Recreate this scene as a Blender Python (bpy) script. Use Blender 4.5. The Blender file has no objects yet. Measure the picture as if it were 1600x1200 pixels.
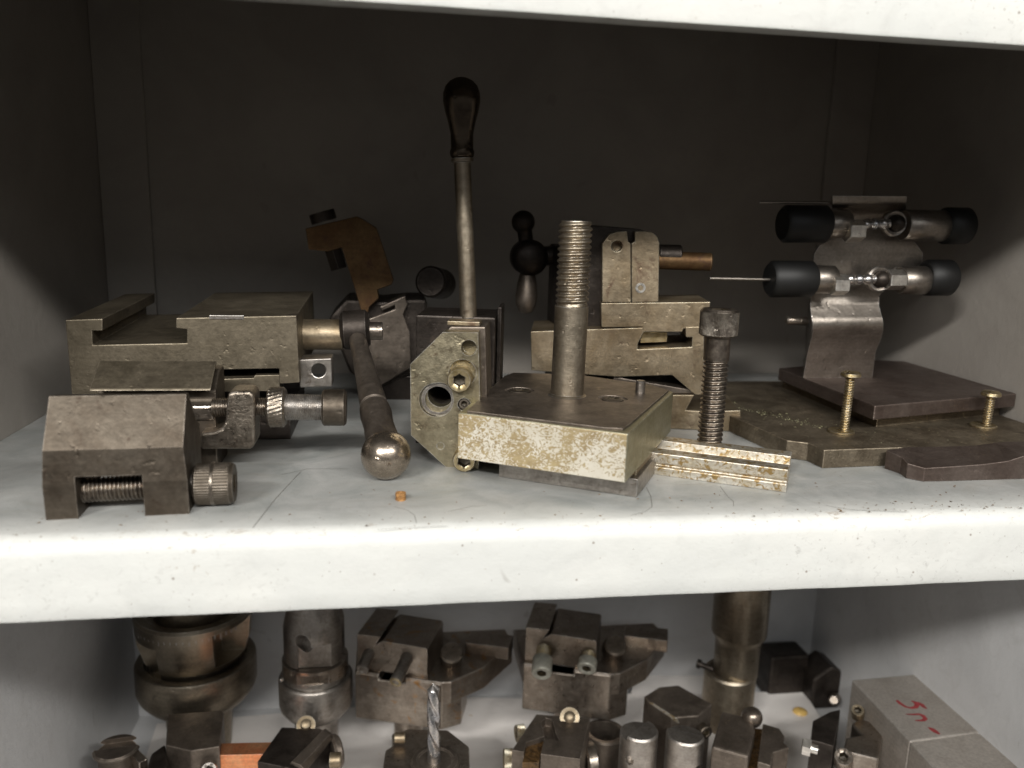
import bpy, bmesh, math, random
from mathutils import Vector, Matrix
random.seed(7)
MM = 0.001
SC = bpy.context.scene
COL = SC.collection

# ------------------------------------------------------------------ camera
cam = bpy.data.cameras.new("camera")
cam_o = bpy.data.objects.new("camera", cam)
COL.objects.link(cam_o)
SC.camera = cam_o
CF = Vector((0.147667, 0.968175, -0.202069))
CR = Vector((0.989034, -0.145099, 0.027551))
CU = Vector((0.002646, 0.203922, 0.978984))
m = Matrix((CR, CU, -CF)).transposed().to_4x4()
m.translation = Vector((0.0, -420.0, 167.757)) * MM
cam_o.matrix_world = m
cam.sensor_width = 36.0
cam.lens = 36.0 * 1275.0 / 1600.0
cam.clip_start = 0.01
cam.clip_end = 50
cam.dof.use_dof = True
cam.dof.focus_distance = 0.58
cam.dof.aperture_fstop = 5.6

# ------------------------------------------------------------------ light
world = bpy.data.worlds.new("World")
SC.world = world
world.use_nodes = True
wn = world.node_tree
bg = wn.nodes["Background"]
bg.inputs[1].default_value = 0.165
tc = wn.nodes.new("ShaderNodeTexCoord")
sx = wn.nodes.new("ShaderNodeSeparateXYZ")
mr = wn.nodes.new("ShaderNodeMapRange")
mr.inputs[1].default_value = -0.6
mr.inputs[2].default_value = 0.7
cr = wn.nodes.new("ShaderNodeValToRGB")
cr.color_ramp.elements[0].color = (0.40, 0.375, 0.35, 1)
cr.color_ramp.elements[1].color = (1.0, 0.97, 0.92, 1)
wn.links.new(tc.outputs["Generated"], sx.inputs[0])
wn.links.new(sx.outputs[2], mr.inputs[0])
wn.links.new(mr.outputs[0], cr.inputs[0])
wn.links.new(cr.outputs[0], bg.inputs[0])


def area(name, loc, target, sx_, sy_, power, color):
    l = bpy.data.lights.new(name, "AREA")
    l.shape = "RECTANGLE"
    l.size, l.size_y = sx_, sy_
    l.energy = power
    l.color = color
    o = bpy.data.objects.new(name, l)
    COL.objects.link(o)
    o.location = loc
    d = Vector(target) - Vector(loc)
    o.rotation_euler = d.to_track_quat("-Z", "Y").to_euler()
    return o


# two rows of ceiling tubes in the workshop in front of the cabinet
area("ceiling_tube_near", (0.45, -1.75, 1.30), (0.1, 0.1, -0.1), 2.2, 0.10, 51, (1.0, 0.975, 0.925))
area("ceiling_tube_left", (-1.05, -1.60, 1.20), (0.1, 0.1, -0.1), 0.5, 0.10, 30, (1.0, 0.975, 0.925))
area("ceiling_tube_far", (-0.1, -3.4, 1.62), (0.1, 0.1, 0), 3.0, 0.4, 10, (0.93, 0.97, 1.0))

SC.view_settings.view_transform = "Standard"
SC.view_settings.look = "None"
SC.view_settings.gamma = 1.0
SC.view_settings.exposure = 0.0


# ------------------------------------------------------------------ materials
def nt(name):
    mt = bpy.data.materials.new(name)
    mt.use_nodes = True
    t = mt.node_tree
    return mt, t, t.nodes["Principled BSDF"]


def noise(t, vec, scale, detail=5, rough=0.55, dist=0.0, off=0):
    n = t.nodes.new("ShaderNodeTexNoise")
    n.inputs["Scale"].default_value = scale
    n.inputs["Detail"].default_value = detail
    n.inputs["Roughness"].default_value = rough
    n.inputs["Distortion"].default_value = dist
    mp = t.nodes.new("ShaderNodeMapping")
    mp.inputs["Location"].default_value = (off, off * 0.7, off * 1.3)
    t.links.new(vec, mp.inputs[0])
    t.links.new(mp.outputs[0], n.inputs["Vector"])
    return n.outputs["Fac"]


def ramp(t, fac, stops):
    r = t.nodes.new("ShaderNodeValToRGB")
    e = r.color_ramp.elements
    while len(e) < len(stops):
        e.new(0.5)
    for i, (p, c) in enumerate(stops):
        e[i].position = p
        e[i].color = (*c, 1) if not isinstance(c, (int, float)) else (c, c, c, 1)
    t.links.new(fac, r.inputs[0])
    return r.outputs[0]


def mix(t, fac, a, b):
    n = t.nodes.new("ShaderNodeMix")
    n.data_type = "RGBA"
    if isinstance(fac, float):
        n.inputs[0].default_value = fac
    else:
        t.links.new(fac, n.inputs[0])
    for i, v in ((6, a), (7, b)):
        if isinstance(v, tuple):
            n.inputs[i].default_value = (*v, 1)
        else:
            t.links.new(v, n.inputs[i])
    return n.outputs[2]


def coords(t, stretch=(1, 1, 1)):
    c = t.nodes.new("ShaderNodeTexCoord")
    mp = t.nodes.new("ShaderNodeMapping")
    mp.inputs["Scale"].default_value = stretch
    t.links.new(c.outputs["Object"], mp.inputs[0])
    return mp.outputs[0]


def bump(t, p, h, strength, dist=0.0004):
    b = t.nodes.new("ShaderNodeBump")
    b.inputs["Strength"].default_value = strength
    b.inputs["Distance"].default_value = dist
    t.links.new(h, b.inputs["Height"])
    t.links.new(b.outputs[0], p.inputs["Normal"])


def metal(name, c1, c2, c3=None, t3=(0.56, 0.64), metallic=0.8, rough=(0.32, 0.55), scale=45,
          brush=None, specks=0.0, bstr=0.35, c3scale=None, blotch=420, gain=0.5, edge=0.8):
    gain *= 1.35
    metallic = min(0.95, metallic + 0.17)
    c1, c2 = tuple(min(0.92, x * gain) for x in c1), tuple(min(0.92, x * gain) for x in c2)
    c3 = tuple(x * gain for x in c3) if c3 else None
    rough = (rough[0] + 0.02, rough[1] + 0.02)
    mt, t, p = nt(name)
    v = coords(t)
    n1 = noise(t, v, scale, 7, 0.62, 0.4, 3.1)
    col = ramp(t, n1, [(0.36, c1), (0.64, c2)])
    # small tonal mottling
    n2 = noise(t, v, blotch, 4, 0.6, 0.0, 7.7)
    dk = ramp(t, n2, [(0.32, 0.84), (0.68, 1.10)])
    mm = t.nodes.new("ShaderNodeMix")
    mm.data_type = "RGBA"
    mm.blend_type = "MULTIPLY"
    mm.inputs[0].default_value = 1.0
    t.links.new(col, mm.inputs[6])
    t.links.new(dk, mm.inputs[7])
    col = mm.outputs[2]
    # fine grinding marks along the work
    gs = noise(t, coords(t, (9, 9, 420)), 1.0, 3, 0.6, 0.3, 37)
    g2 = t.nodes.new("ShaderNodeMix")
    g2.data_type = "RGBA"
    g2.blend_type = "MULTIPLY"
    g2.inputs[0].default_value = 0.4
    t.links.new(col, g2.inputs[6])
    t.links.new(ramp(t, gs, [(0.30, 0.78), (0.55, 1.0), (0.72, 1.22)]), g2.inputs[7])
    col = g2.outputs[2]
    if c3:
        n3 = noise(t, v, c3scale or scale * 2.2, 8, 0.68, 0.9, 12.3)
        f3 = ramp(t, n3, [(t3[0], 0.0), (t3[1], 1.0)])
        col = mix(t, f3, col, c3)
    if specks:
        n4 = noise(t, v, 1500, 2, 0.5, 0, 5)
        f4 = ramp(t, n4, [(0.80 - specks, 0.0), (0.82 - specks, 1.0)])
        col = mix(t, f4, col, (0.75, 0.68, 0.52))
    # edges painted lighter: highlight glints put into the colour, with some rubbed wear
    if edge > 0:
        bv = t.nodes.new("ShaderNodeBevel")
        bv.samples = 4
        bv.inputs["Radius"].default_value = 0.0009
        ge = t.nodes.new("ShaderNodeNewGeometry")
        dt_ = t.nodes.new("ShaderNodeVectorMath")
        dt_.operation = "DOT_PRODUCT"
        t.links.new(bv.outputs[0], dt_.inputs[0])
        t.links.new(ge.outputs["Normal"], dt_.inputs[1])
        fe = ramp(t, dt_.outputs["Value"], [(0.88, edge), (0.985, 0.0)])
        ng = ramp(t, noise(t, v, 160, 4, 0.6, 0, 66), [(0.38, 0.15), (0.60, 1.0)])
        gm = t.nodes.new("ShaderNodeMath")
        gm.operation = "MULTIPLY"
        t.links.new(fe, gm.inputs[0])
        t.links.new(ng, gm.inputs[1])
        col = mix(t, gm.outputs[0], col, tuple(min(0.8, x * 2.6 + 0.12) for x in c2))
    t.links.new(col, p.inputs["Base Color"])
    p.inputs["Metallic"].default_value = metallic
    nr = noise(t, v, scale * 3, 6, 0.7, 0.5, 21)
    rr = t.nodes.new("ShaderNodeMapRange")
    rr.inputs[1].default_value = 0.3
    rr.inputs[2].default_value = 0.7
    rr.inputs[3].default_value = rough[0]
    rr.inputs[4].default_value = rough[1]
    t.links.new(nr, rr.inputs[0])
    t.links.new(rr.outputs[0], p.inputs["Roughness"])
    vb = coords(t, brush or (1, 1, 1))
    nb = noise(t, vb, 700 if not brush else 500, 4, 0.65, 0, 9)
    low = noise(t, v, 75, 4, 0.55, 0.4, 17)
    dents = noise(t, v, 190, 2, 0.4, 0.0, 29)
    dr = ramp(t, dents, [(0.22, 0.0), (0.34, 1.0)])
    a1 = t.nodes.new("ShaderNodeMath")
    a1.operation = "MULTIPLY_ADD"
    a1.inputs[1].default_value = 0.22 * bstr / 0.35
    t.links.new(nb, a1.inputs[0])
    t.links.new(low, a1.inputs[2])
    a2 = t.nodes.new("ShaderNodeMath")
    a2.operation = "MULTIPLY_ADD"
    a2.inputs[1].default_value = 0.6
    t.links.new(dr, a2.inputs[0])
    t.links.new(a1.outputs[0], a2.inputs[2])
    bump(t, p, a2.outputs[0], 0.55, 0.0007)
    return mt


M = {}
M["brown"] = metal("brown_oxide_steel", (0.26, 0.205, 0.155), (0.41, 0.345, 0.275), (0.17, 0.115, 0.085), (0.60, 0.72), 0.72, (0.38, 0.6), 38, gain=0.25)
M["castlug"] = metal("rough_cast_bronzed_steel", (0.30, 0.25, 0.20), (0.46, 0.40, 0.33), (0.20, 0.15, 0.11), (0.60, 0.7), 0.85, (0.2, 0.42), 70, bstr=1.6, gain=0.62)
M["grip"] = metal("dark_polished_grip_steel", (0.06, 0.047, 0.036), (0.10, 0.08, 0.06), None, (0.6, 0.7), 0.85, (0.14, 0.26), 60, gain=1.0, edge=0)
M["ballsteel"] = metal("polished_ball_steel", (0.30, 0.25, 0.20), (0.40, 0.34, 0.28), None, (0.6, 0.7), 0.9, (0.18, 0.3), 60, gain=0.9, bstr=0.1, edge=0)
M["olive"] = metal("olive_oiled_steel", (0.25, 0.21, 0.15), (0.36, 0.305, 0.225), (0.19, 0.155, 0.12), (0.58, 0.70), 0.7, (0.4, 0.6), 25, gain=0.45)
M["steel"] = metal("grey_worn_steel", (0.30, 0.27, 0.24), (0.50, 0.46, 0.42), (0.20, 0.16, 0.13), (0.60, 0.7), 0.85, (0.28, 0.5), 60, gain=0.7)
M["bright"] = metal("bright_ground_steel", (0.55, 0.52, 0.48), (0.72, 0.69, 0.64), None, (0.6, 0.7), 0.85, (0.22, 0.42), 80, gain=0.9)
M["dark"] = metal("dark_blackened_steel", (0.045, 0.036, 0.03), (0.10, 0.082, 0.07), (0.13, 0.10, 0.08), (0.60, 0.75), 0.6, (0.35, 0.55), 35, gain=0.5)
M["topdark"] = metal("oily_dark_steel", (0.12, 0.098, 0.08), (0.21, 0.175, 0.145), (0.26, 0.21, 0.15), (0.62, 0.7), 0.65, (0.35, 0.55), 40, specks=0.02, gain=0.72)
M["gold"] = metal("old_oil_stained_steel", (0.33, 0.25, 0.155), (0.52, 0.425, 0.30), (0.24, 0.16, 0.11), (0.56, 0.68), 0.7, (0.35, 0.55), 30, c3scale=55, gain=0.52)
M["plate"] = metal("yellowed_face_plate_steel", (0.33, 0.285, 0.19), (0.50, 0.44, 0.31), (0.20, 0.155, 0.10), (0.56, 0.66), 0.75, (0.28, 0.5), 55, specks=0.06, bstr=0.8, gain=0.62)
M["cream"] = metal("ground_steel_with_flaking_varnish", (0.82, 0.77, 0.66), (0.90, 0.86, 0.78), (0.42, 0.29, 0.10), (0.50, 0.535), 0.45, (0.4, 0.6), 30, c3scale=190, bstr=0.4, gain=1.05)
def flaking(name):
    """ground steel whose varnish has flaked into short brown flecks, thick in two areas"""
    mt, t, p = nt(name)
    v = coords(t)
    base = ramp(t, noise(t, v, 40, 5, 0.6, 0.3, 2), [(0.35, (0.74, 0.69, 0.58)), (0.65, (0.88, 0.84, 0.75))])
    fine = noise(t, coords(t, (1, 1, 1.4)), 210, 7, 0.6, 2.6, 12)
    zone = noise(t, v, 26, 3, 0.5, 0.3, 5)
    ad = t.nodes.new("ShaderNodeMath")
    ad.operation = "MULTIPLY_ADD"
    ad.inputs[1].default_value = 0.75
    t.links.new(zone, ad.inputs[0])
    t.links.new(fine, ad.inputs[2])
    f = ramp(t, ad.outputs[0], [(0.865, 0.0), (0.90, 0.95)])
    brown = ramp(t, noise(t, v, 160, 4, 0.6, 0, 9), [(0.35, (0.30, 0.20, 0.07)), (0.65, (0.48, 0.36, 0.16))])
    soft = t.nodes.new("ShaderNodeMix")
    soft.data_type = "RGBA"
    soft.inputs[0].default_value = 0.22
    both = mix(t, f, base, brown)
    t.links.new(both, soft.inputs[6])
    soft.inputs[7].default_value = (0.62, 0.54, 0.40, 1)
    t.links.new(soft.outputs[2], p.inputs["Base Color"])
    p.inputs["Metallic"].default_value = 0.35
    p.inputs["Roughness"].default_value = 0.45
    bump(t, p, fine, 0.3, 0.0002)
    return mt


M["cream"] = flaking("ground_steel_with_flaking_varnish")
M["streak"] = metal("streaky_varnished_bar_steel", (0.66, 0.58, 0.44), (0.86, 0.82, 0.74), (0.42, 0.28, 0.11), (0.50, 0.58), 0.6, (0.3, 0.5), 90, c3scale=240, brush=(1, 8, 8), gain=0.62)
M["green"] = metal("dull_green_brown_side_steel", (0.34, 0.31, 0.19), (0.44, 0.40, 0.27), None, (0.6, 0.7), 0.6, (0.35, 0.5), 40, gain=0.6)
M["brass"] = metal("yellow_passivated_steel", (0.52, 0.40, 0.20), (0.72, 0.60, 0.38), (0.30, 0.22, 0.12), (0.6, 0.7), 0.85, (0.28, 0.45), 120, gain=0.6)
M["grime"] = metal("grimy_base_plate_steel", (0.15, 0.12, 0.085), (0.27, 0.225, 0.165), (0.36, 0.30, 0.21), (0.60, 0.66), 0.65, (0.4, 0.6), 50, specks=0.05, bstr=0.9, gain=0.7)
M["plum"] = metal("plum_brown_cast_plate", (0.13, 0.095, 0.08), (0.19, 0.15, 0.13), (0.24, 0.19, 0.16), (0.62, 0.72), 0.6, (0.4, 0.58), 30, gain=0.62)
M["sheet"] = metal("satin_bent_sheet_steel", (0.36, 0.32, 0.28), (0.48, 0.43, 0.38), None, (0.6, 0.7), 0.85, (0.3, 0.42), 35, bstr=0.1, gain=0.56)
M["rustbrass"] = metal("rusty_bronze_bracket", (0.30, 0.16, 0.07), (0.42, 0.26, 0.12), (0.20, 0.10, 0.07), (0.55, 0.7), 0.6, (0.45, 0.6), 40, gain=0.26)
M["holder"] = metal("brown_grey_tool_holder_steel", (0.24, 0.20, 0.165), (0.38, 0.33, 0.28), (0.16, 0.12, 0.09), (0.60, 0.72), 0.85, (0.2, 0.42), 45, specks=0.02, gain=0.86)
M["holderrust"] = metal("tool_holder_steel_with_rust", (0.24, 0.20, 0.165), (0.38, 0.33, 0.28), (0.36, 0.18, 0.05), (0.58, 0.68), 0.8, (0.24, 0.46), 32, c3scale=45, gain=0.86)
M["ringolive"] = metal("olive_brown_machined_ring", (0.22, 0.185, 0.14), (0.32, 0.275, 0.215), (0.17, 0.14, 0.11), (0.58, 0.72), 0.85, (0.27, 0.42), 30, gain=0.8)
M["alu"] = metal("matt_grey_aluminium", (0.50, 0.45, 0.40), (0.60, 0.55, 0.50), None, (0.6, 0.7), 0.45, (0.45, 0.6), 30, specks=0.02, bstr=0.25, gain=0.62)
M["copper"] = metal("orange_copper_bar", (0.75, 0.28, 0.13), (0.88, 0.38, 0.20), (0.5, 0.17, 0.08), (0.66, 0.72), 0.75, (0.35, 0.5), 60, gain=0.9)
M["gunk"] = metal("wet_brown_rust", (0.05, 0.028, 0.012), (0.20, 0.11, 0.04), (0.5, 0.33, 0.15), (0.6, 0.68), 0.2, (0.15, 0.4), 250, bstr=1.0)
M["drill"] = metal("blued_drill_steel", (0.42, 0.42, 0.44), (0.62, 0.58, 0.54), None, (0.6, 0.7), 0.9, (0.2, 0.32), 60, gain=0.8)
M["thread"] = metal("oily_thread_steel", (0.16, 0.13, 0.11), (0.34, 0.29, 0.24), (0.5, 0.42, 0.32), (0.62, 0.7), 0.85, (0.25, 0.42), 150, gain=0.6)
M["stud"] = metal("oiled_stud_steel", (0.29, 0.24, 0.18), (0.44, 0.38, 0.295), (0.20, 0.155, 0.11), (0.58, 0.7), 0.8, (0.3, 0.45), 40, brush=(1, 1, 6), blotch=350, gain=0.72)


def plain(name, c, rough=0.5, metallic=0.0, scale=60, var=0.2, bstr=0.1):
    mt, t, p = nt(name)
    v = coords(t)
    n = noise(t, v, scale, 5, 0.6)
    a = tuple(x * (1 - var) for x in c)
    b = tuple(min(1, x * (1 + var)) for x in c)
    t.links.new(ramp(t, n, [(0.35, a), (0.65, b)]), p.inputs["Base Color"])
    p.inputs["Roughness"].default_value = rough
    p.inputs["Metallic"].default_value = metallic
    bump(t, p, noise(t, v, 600, 3), bstr, 0.0002)
    return mt


M["rubber"] = plain("black_knob_plastic", (0.006, 0.006, 0.006), 0.55)
M["hole"] = plain("blackened_bore", (0.012, 0.010, 0.008), 0.6)
M["socketdark"] = plain("dark_socket_lining", (0.05, 0.038, 0.022), 0.45, 0.3, 500, 0.5)  # dark colour for the walls and floor of the hexagon sockets
M["redink"] = plain("red_marker_ink", (0.28, 0.03, 0.035), 0.5, var=0.35, scale=300)
M["zinc"] = plain("pale_zinc_screw", (0.52, 0.51, 0.44), 0.35, 0.5, 200, 0.15)
M["crust"] = plain("green_grey_dried_grease", (0.20, 0.19, 0.11), 0.45, 0.2, 120, 0.6)
M["scratch"] = plain("dark_scratch", (0.19, 0.18, 0.16), 0.7)
M["crumb"] = plain("rusty_crumb", (0.42, 0.22, 0.08), 0.6, 0.3, 400, 0.4)
M["wax"] = plain("yellow_wax_drop", (0.75, 0.50, 0.16), 0.4, 0, 300, 0.2, 0.4)


def painted(name, base, base2, top_dirt=0.5, worn_shaded_top=None, pits=0.8):
    """cabinet paint: gloss paint with smears, small rust pits and a few scratches"""
    mt, t, p = nt(name)
    v = coords(t)
    n1 = noise(t, v, 9, 6, 0.6, 0.6, 2)
    col = ramp(t, n1, [(0.36, base), (0.66, base2)])
    if worn_shaded_top:
        # oil film and shade behind the lit lip, both put into the colour
        sp = t.nodes.new("ShaderNodeSeparateXYZ")
        t.links.new(v, sp.inputs[0])
        ad = t.nodes.new("ShaderNodeMath")
        ad.operation = "MULTIPLY_ADD"
        ad.inputs[1].default_value = 0.022
        t.links.new(noise(t, v, 45, 6, 0.7, 0.5, 19), ad.inputs[0])
        t.links.new(sp.outputs[1], ad.inputs[2])
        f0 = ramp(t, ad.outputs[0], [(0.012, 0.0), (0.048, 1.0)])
        top = ramp(t, noise(t, v, 20, 7, 0.65, 1.0, 6), [(0.35, worn_shaded_top[0]), (0.62, worn_shaded_top[1])])
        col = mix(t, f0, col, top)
    vs = coords(t, (0.5, 1.2, 1))
    n2 = noise(t, vs, 30, 8, 0.7, 1.4, 8)
    f2 = ramp(t, n2, [(0.52, 0.0), (0.75, top_dirt)])
    if worn_shaded_top:
        dm = t.nodes.new("ShaderNodeMath")
        dm.operation = "MULTIPLY"
        t.links.new(f2, dm.inputs[0])
        t.links.new(f0, dm.inputs[1])
        f2 = dm.outputs[0]
    col = mix(t, f2, col, (0.30, 0.28, 0.24))
    # rust pits: single cells of a fine voronoi chosen at random, denser near patches
    for sc_, thr, o_ in ((520, 0.955, 0.0), (230, 0.970, 3.0)):
        vo = t.nodes.new("ShaderNodeTexVoronoi")
        vo.inputs["Scale"].default_value = sc_
        mp = t.nodes.new("ShaderNodeMapping")
        mp.inputs["Location"].default_value = (o_, o_, o_)
        t.links.new(v, mp.inputs[0])
        t.links.new(mp.outputs[0], vo.inputs["Vector"])
        pick = t.nodes.new("ShaderNodeSeparateColor")
        t.links.new(vo.outputs["Color"], pick.inputs[0])
        sel = ramp(t, pick.outputs[0], [(thr, 0.0), (thr + 0.01, 1.0)])
        dot = ramp(t, vo.outputs["Distance"], [(0.08, pits), (0.22, 0.0)])
        g0 = t.nodes.new("ShaderNodeMath")
        g0.operation = "MULTIPLY"
        t.links.new(sel, g0.inputs[0])
        t.links.new(dot, g0.inputs[1])
        col = mix(t, g0.outputs[0], col, (0.17, 0.11, 0.07))
    # rusty crumbs of wear in a few patches
    n3 = noise(t, v, 260, 4, 0.6, 0.4, 4)
    big = noise(t, v, 13, 3, 0.5, 0, 31)
    mul = t.nodes.new("ShaderNodeMath")
    mul.operation = "MULTIPLY"
    t.links.new(n3, mul.inputs[0])
    t.links.new(big, mul.inputs[1])
    f3 = ramp(t, mul.outputs[0], [(0.44, 0.0), (0.47, 0.5 * pits)])
    col = mix(t, f3, col, (0.36, 0.28, 0.20))
    if worn_shaded_top:
        # chipped, rusty wear along the folded front edge
        band = t.nodes.new("ShaderNodeMapRange")
        band.interpolation_type = "SMOOTHSTEP"
        band.inputs[1].default_value = 0.013
        band.inputs[2].default_value = 0.004
        t.links.new(sp.outputs[1], band.inputs[0])
        band2 = t.nodes.new("ShaderNodeMapRange")
        band2.interpolation_type = "SMOOTHSTEP"
        band2.inputs[1].default_value = -0.0005
        band2.inputs[2].default_value = 0.003
        t.links.new(sp.outputs[1], band2.inputs[0])
        bb_ = t.nodes.new("ShaderNodeMath")
        bb_.operation = "MULTIPLY"
        t.links.new(band.outputs[0], bb_.inputs[0])
        t.links.new(band2.outputs[0], bb_.inputs[1])
        wn_ = noise(t, coords(t, (0.5, 1.3, 1)), 190, 6, 0.7, 1.2, 71)
        wf = ramp(t, wn_, [(0.60, 0.0), (0.66, 0.75)])
        b3 = t.nodes.new("ShaderNodeMath")
        b3.operation = "MULTIPLY"
        t.links.new(bb_.outputs[0], b3.inputs[0])
        t.links.new(wf, b3.inputs[1])
        col = mix(t, b3.outputs[0], col, (0.33, 0.25, 0.18))
        # grey ground-in mottling low on the front
        mo = ramp(t, noise(t, v, 230, 5, 0.7, 0.8, 83), [(0.58, 0.0), (0.68, 0.5)])
        mg = ramp(t, noise(t, v, 6, 2, 0.5, 0, 90), [(0.46, 0.0), (0.60, 1.0)])
        b4 = t.nodes.new("ShaderNodeMath")
        b4.operation = "MULTIPLY"
        t.links.new(mo, b4.inputs[0])
        t.links.new(mg, b4.inputs[1])
        col = mix(t, b4.outputs[0], col, (0.40, 0.39, 0.37))
    # faint long scratches
    vx = coords(t, (30, 260, 30))
    ns = noise(t, vx, 1.0, 2, 0.4, 0.8, 44)
    f4 = ramp(t, ns, [(0.745, 0.0), (0.765, 0.3)])
    col = mix(t, f4, col, (0.25, 0.22, 0.19))
    t.links.new(col, p.inputs["Base Color"])
    rr = t.nodes.new("ShaderNodeMapRange")
    rr.inputs[3].default_value = 0.34
    rr.inputs[4].default_value = 0.6
    t.links.new(noise(t, v, 30, 6, 0.7, 0.5, 61), rr.inputs[0])
    t.links.new(rr.outputs[0], p.inputs["Roughness"])
    p.inputs["Specular IOR Level"].default_value = 0.35
    nb = noise(t, v, 120, 6, 0.6, 0.3, 14)
    nc = noise(t, v, 900, 2, 0.5, 0, 1)
    add = t.nodes.new("ShaderNodeMath")
    add.operation = "MULTIPLY_ADD"
    add.inputs[1].default_value = 0.25
    t.links.new(nc, add.inputs[0])
    t.links.new(nb, add.inputs[2])
    bump(t, p, add.outputs[0], 0.45, 0.0008)
    return mt


M["shelf"] = painted("chipped_white_shelf_paint", (0.70, 0.71, 0.69), (0.78, 0.78, 0.75), 0.45, ((0.305, 0.318, 0.312), (0.43, 0.432, 0.422)))
M["shelf_top_bay"] = painted("white_shelf_paint_shaded_underneath", (0.70, 0.71, 0.69), (0.78, 0.78, 0.75), 0.25, ((0.14, 0.125, 0.105), (0.19, 0.17, 0.145)))  # shade under the upper shelf is put into its paint colour
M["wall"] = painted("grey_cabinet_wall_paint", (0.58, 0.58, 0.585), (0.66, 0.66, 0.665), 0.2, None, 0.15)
M["wall_upper"] = painted("brown_shaded_wall_paint", (0.34, 0.31, 0.28), (0.40, 0.37, 0.335), 0.3, None, 0.15)  # upper-bay shade put into the colour: browner, darker copy of the wall paint
M["board"] = painted("stained_white_board", (0.83, 0.79, 0.76), (0.90, 0.86, 0.83), 0.12, None, 0.5)


def stains(mt):
    """oil spots on the white board"""
    t = mt.node_tree
    p = t.nodes["Principled BSDF"]
    src = p.inputs["Base Color"].links[0].from_socket
    v = coords(t)
    a = noise(t, v, 130, 3, 0.6, 0.3, 77)
    f = ramp(t, a, [(0.70, 0.0), (0.74, 0.8)])
    t.links.new(mix(t, f, src, (0.52, 0.36, 0.14)), p.inputs["Base Color"])


stains(M["board"])


# ------------------------------------------------------------------ geometry helpers (all in millimetres)
class Fr:
    """a local frame: origin in mm, turned by yaw degrees about the vertical"""

    def __init__(s, o, yaw=0.0):
        s.o = Vector(o)
        s.yaw = yaw
        a = math.radians(yaw)
        s.c, s.s = math.cos(a), math.sin(a)

    def __call__(s, p):
        return Vector((s.o.x + p[0] * s.c - p[1] * s.s, s.o.y + p[0] * s.s + p[1] * s.c, s.o.z + p[2]))


W = Fr((0, 0, 0), 0)


def thing(name, label, cat, loc, group=None):
    o = bpy.data.objects.new(name, None)
    COL.objects.link(o)
    o.empty_display_size = 0.01
    o.location = Vector(loc) * MM
    o["label"] = label
    o["category"] = cat
    if group:
        o["group"] = group
    return o


def origin_of(o):
    v = Vector((0, 0, 0))
    while o is not None:
        v += o.location
        o = o.parent
    return v


def make(name, bm, mat, parent=None, bevel=0.0, seg=2, smooth=None, cuts=(), at=None):
    """turn a bmesh in world millimetres into one object; cuts are bmeshes subtracted from it"""
    bmesh.ops.recalc_face_normals(bm, faces=bm.faces)
    me = bpy.data.meshes.new(name)
    base = origin_of(parent) if parent is not None else (Vector(at) * MM if at is not None else Vector((0, 0, 0)))
    bm.transform(Matrix.Scale(MM, 4))
    bm.transform(Matrix.Translation(-base))
    bm.to_mesh(me)
    bm.free()
    o = bpy.data.objects.new(name, me)
    COL.objects.link(o)
    me.materials.append(M[mat])
    if any(f.material_index for f in me.polygons):
        me.materials.append(M["socketdark"])
    if parent is not None:
        o.parent = parent
    elif at is not None:
        o.location = base
    if cuts:
        tmp = []
        for c in cuts:
            bmesh.ops.recalc_face_normals(c, faces=c.faces)
            c.transform(Matrix.Scale(MM, 4))
            c.transform(Matrix.Translation(-base))
            cm = bpy.data.meshes.new("cut")
            c.to_mesh(cm)
            c.free()
            co = bpy.data.objects.new("cut", cm)
            COL.objects.link(co)
            if parent is not None:
                co.parent = parent
            elif at is not None:
                co.location = base
            md = o.modifiers.new("b", "BOOLEAN")
            md.operation = "DIFFERENCE"
            md.solver = "EXACT"
            md.object = co
            tmp.append((co, cm))
        bpy.context.view_layer.update()
        dg = bpy.context.evaluated_depsgraph_get()
        nm = bpy.data.meshes.new_from_object(o.evaluated_get(dg))
        nm.name = name
        o.modifiers.clear()
        o.data = nm
        bpy.data.meshes.remove(me)
        for co, cm in tmp:
            bpy.data.objects.remove(co)
            bpy.data.meshes.remove(cm)
        me = nm
    if bevel > 0:
        b = o.modifiers.new("bevel", "BEVEL")
        b.width = bevel * MM
        b.segments = seg
        b.limit_method = "ANGLE"
        b.angle_limit = math.radians(32)
        b.harden_normals = False
    if smooth is not None:
        b2 = bmesh.new()
        b2.from_mesh(me)
        lim = math.radians(smooth)
        for f in b2.faces:
            f.smooth = True
        for e in b2.edges:
            e.smooth = len(e.link_faces) == 2 and e.calc_face_angle(0) < lim
        b2.to_mesh(me)
        b2.free()
    return o


def prism(fr, outline, y0, y1, shear=0.0, bm=None, scale=1.0):
    """outline (u, w) in the frame's front plane, pushed from y0 to y1"""
    bm = bm or bmesh.new()
    a = [bm.verts.new(fr((u, y0, w))) for u, w in outline]
    cu = sum(u for u, w in outline) / len(outline)
    b = [bm.verts.new(fr((cu + (u - cu) * scale, y1, w + shear * (y1 - y0)))) for u, w in outline]
    bm.faces.new(a)
    bm.faces.new(b[::-1])
    n = len(a)
    for i in range(n):
        bm.faces.new((a[i], b[i], b[(i + 1) % n], a[(i + 1) % n]))
    return bm


def plan(pts, z0, z1, fr=W, bm=None):
    """outline (x, y) seen from above, raised from z0 to z1"""
    bm = bm or bmesh.new()
    a = [bm.verts.new(fr((x, y, z0))) for x, y in pts]
    b = [bm.verts.new(fr((x, y, z1))) for x, y in pts]
    bm.faces.new(a)
    bm.faces.new(b[::-1])
    n = len(a)
    for i in range(n):
        bm.faces.new((a[i], b[i], b[(i + 1) % n], a[(i + 1) % n]))
    return bm


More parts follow.
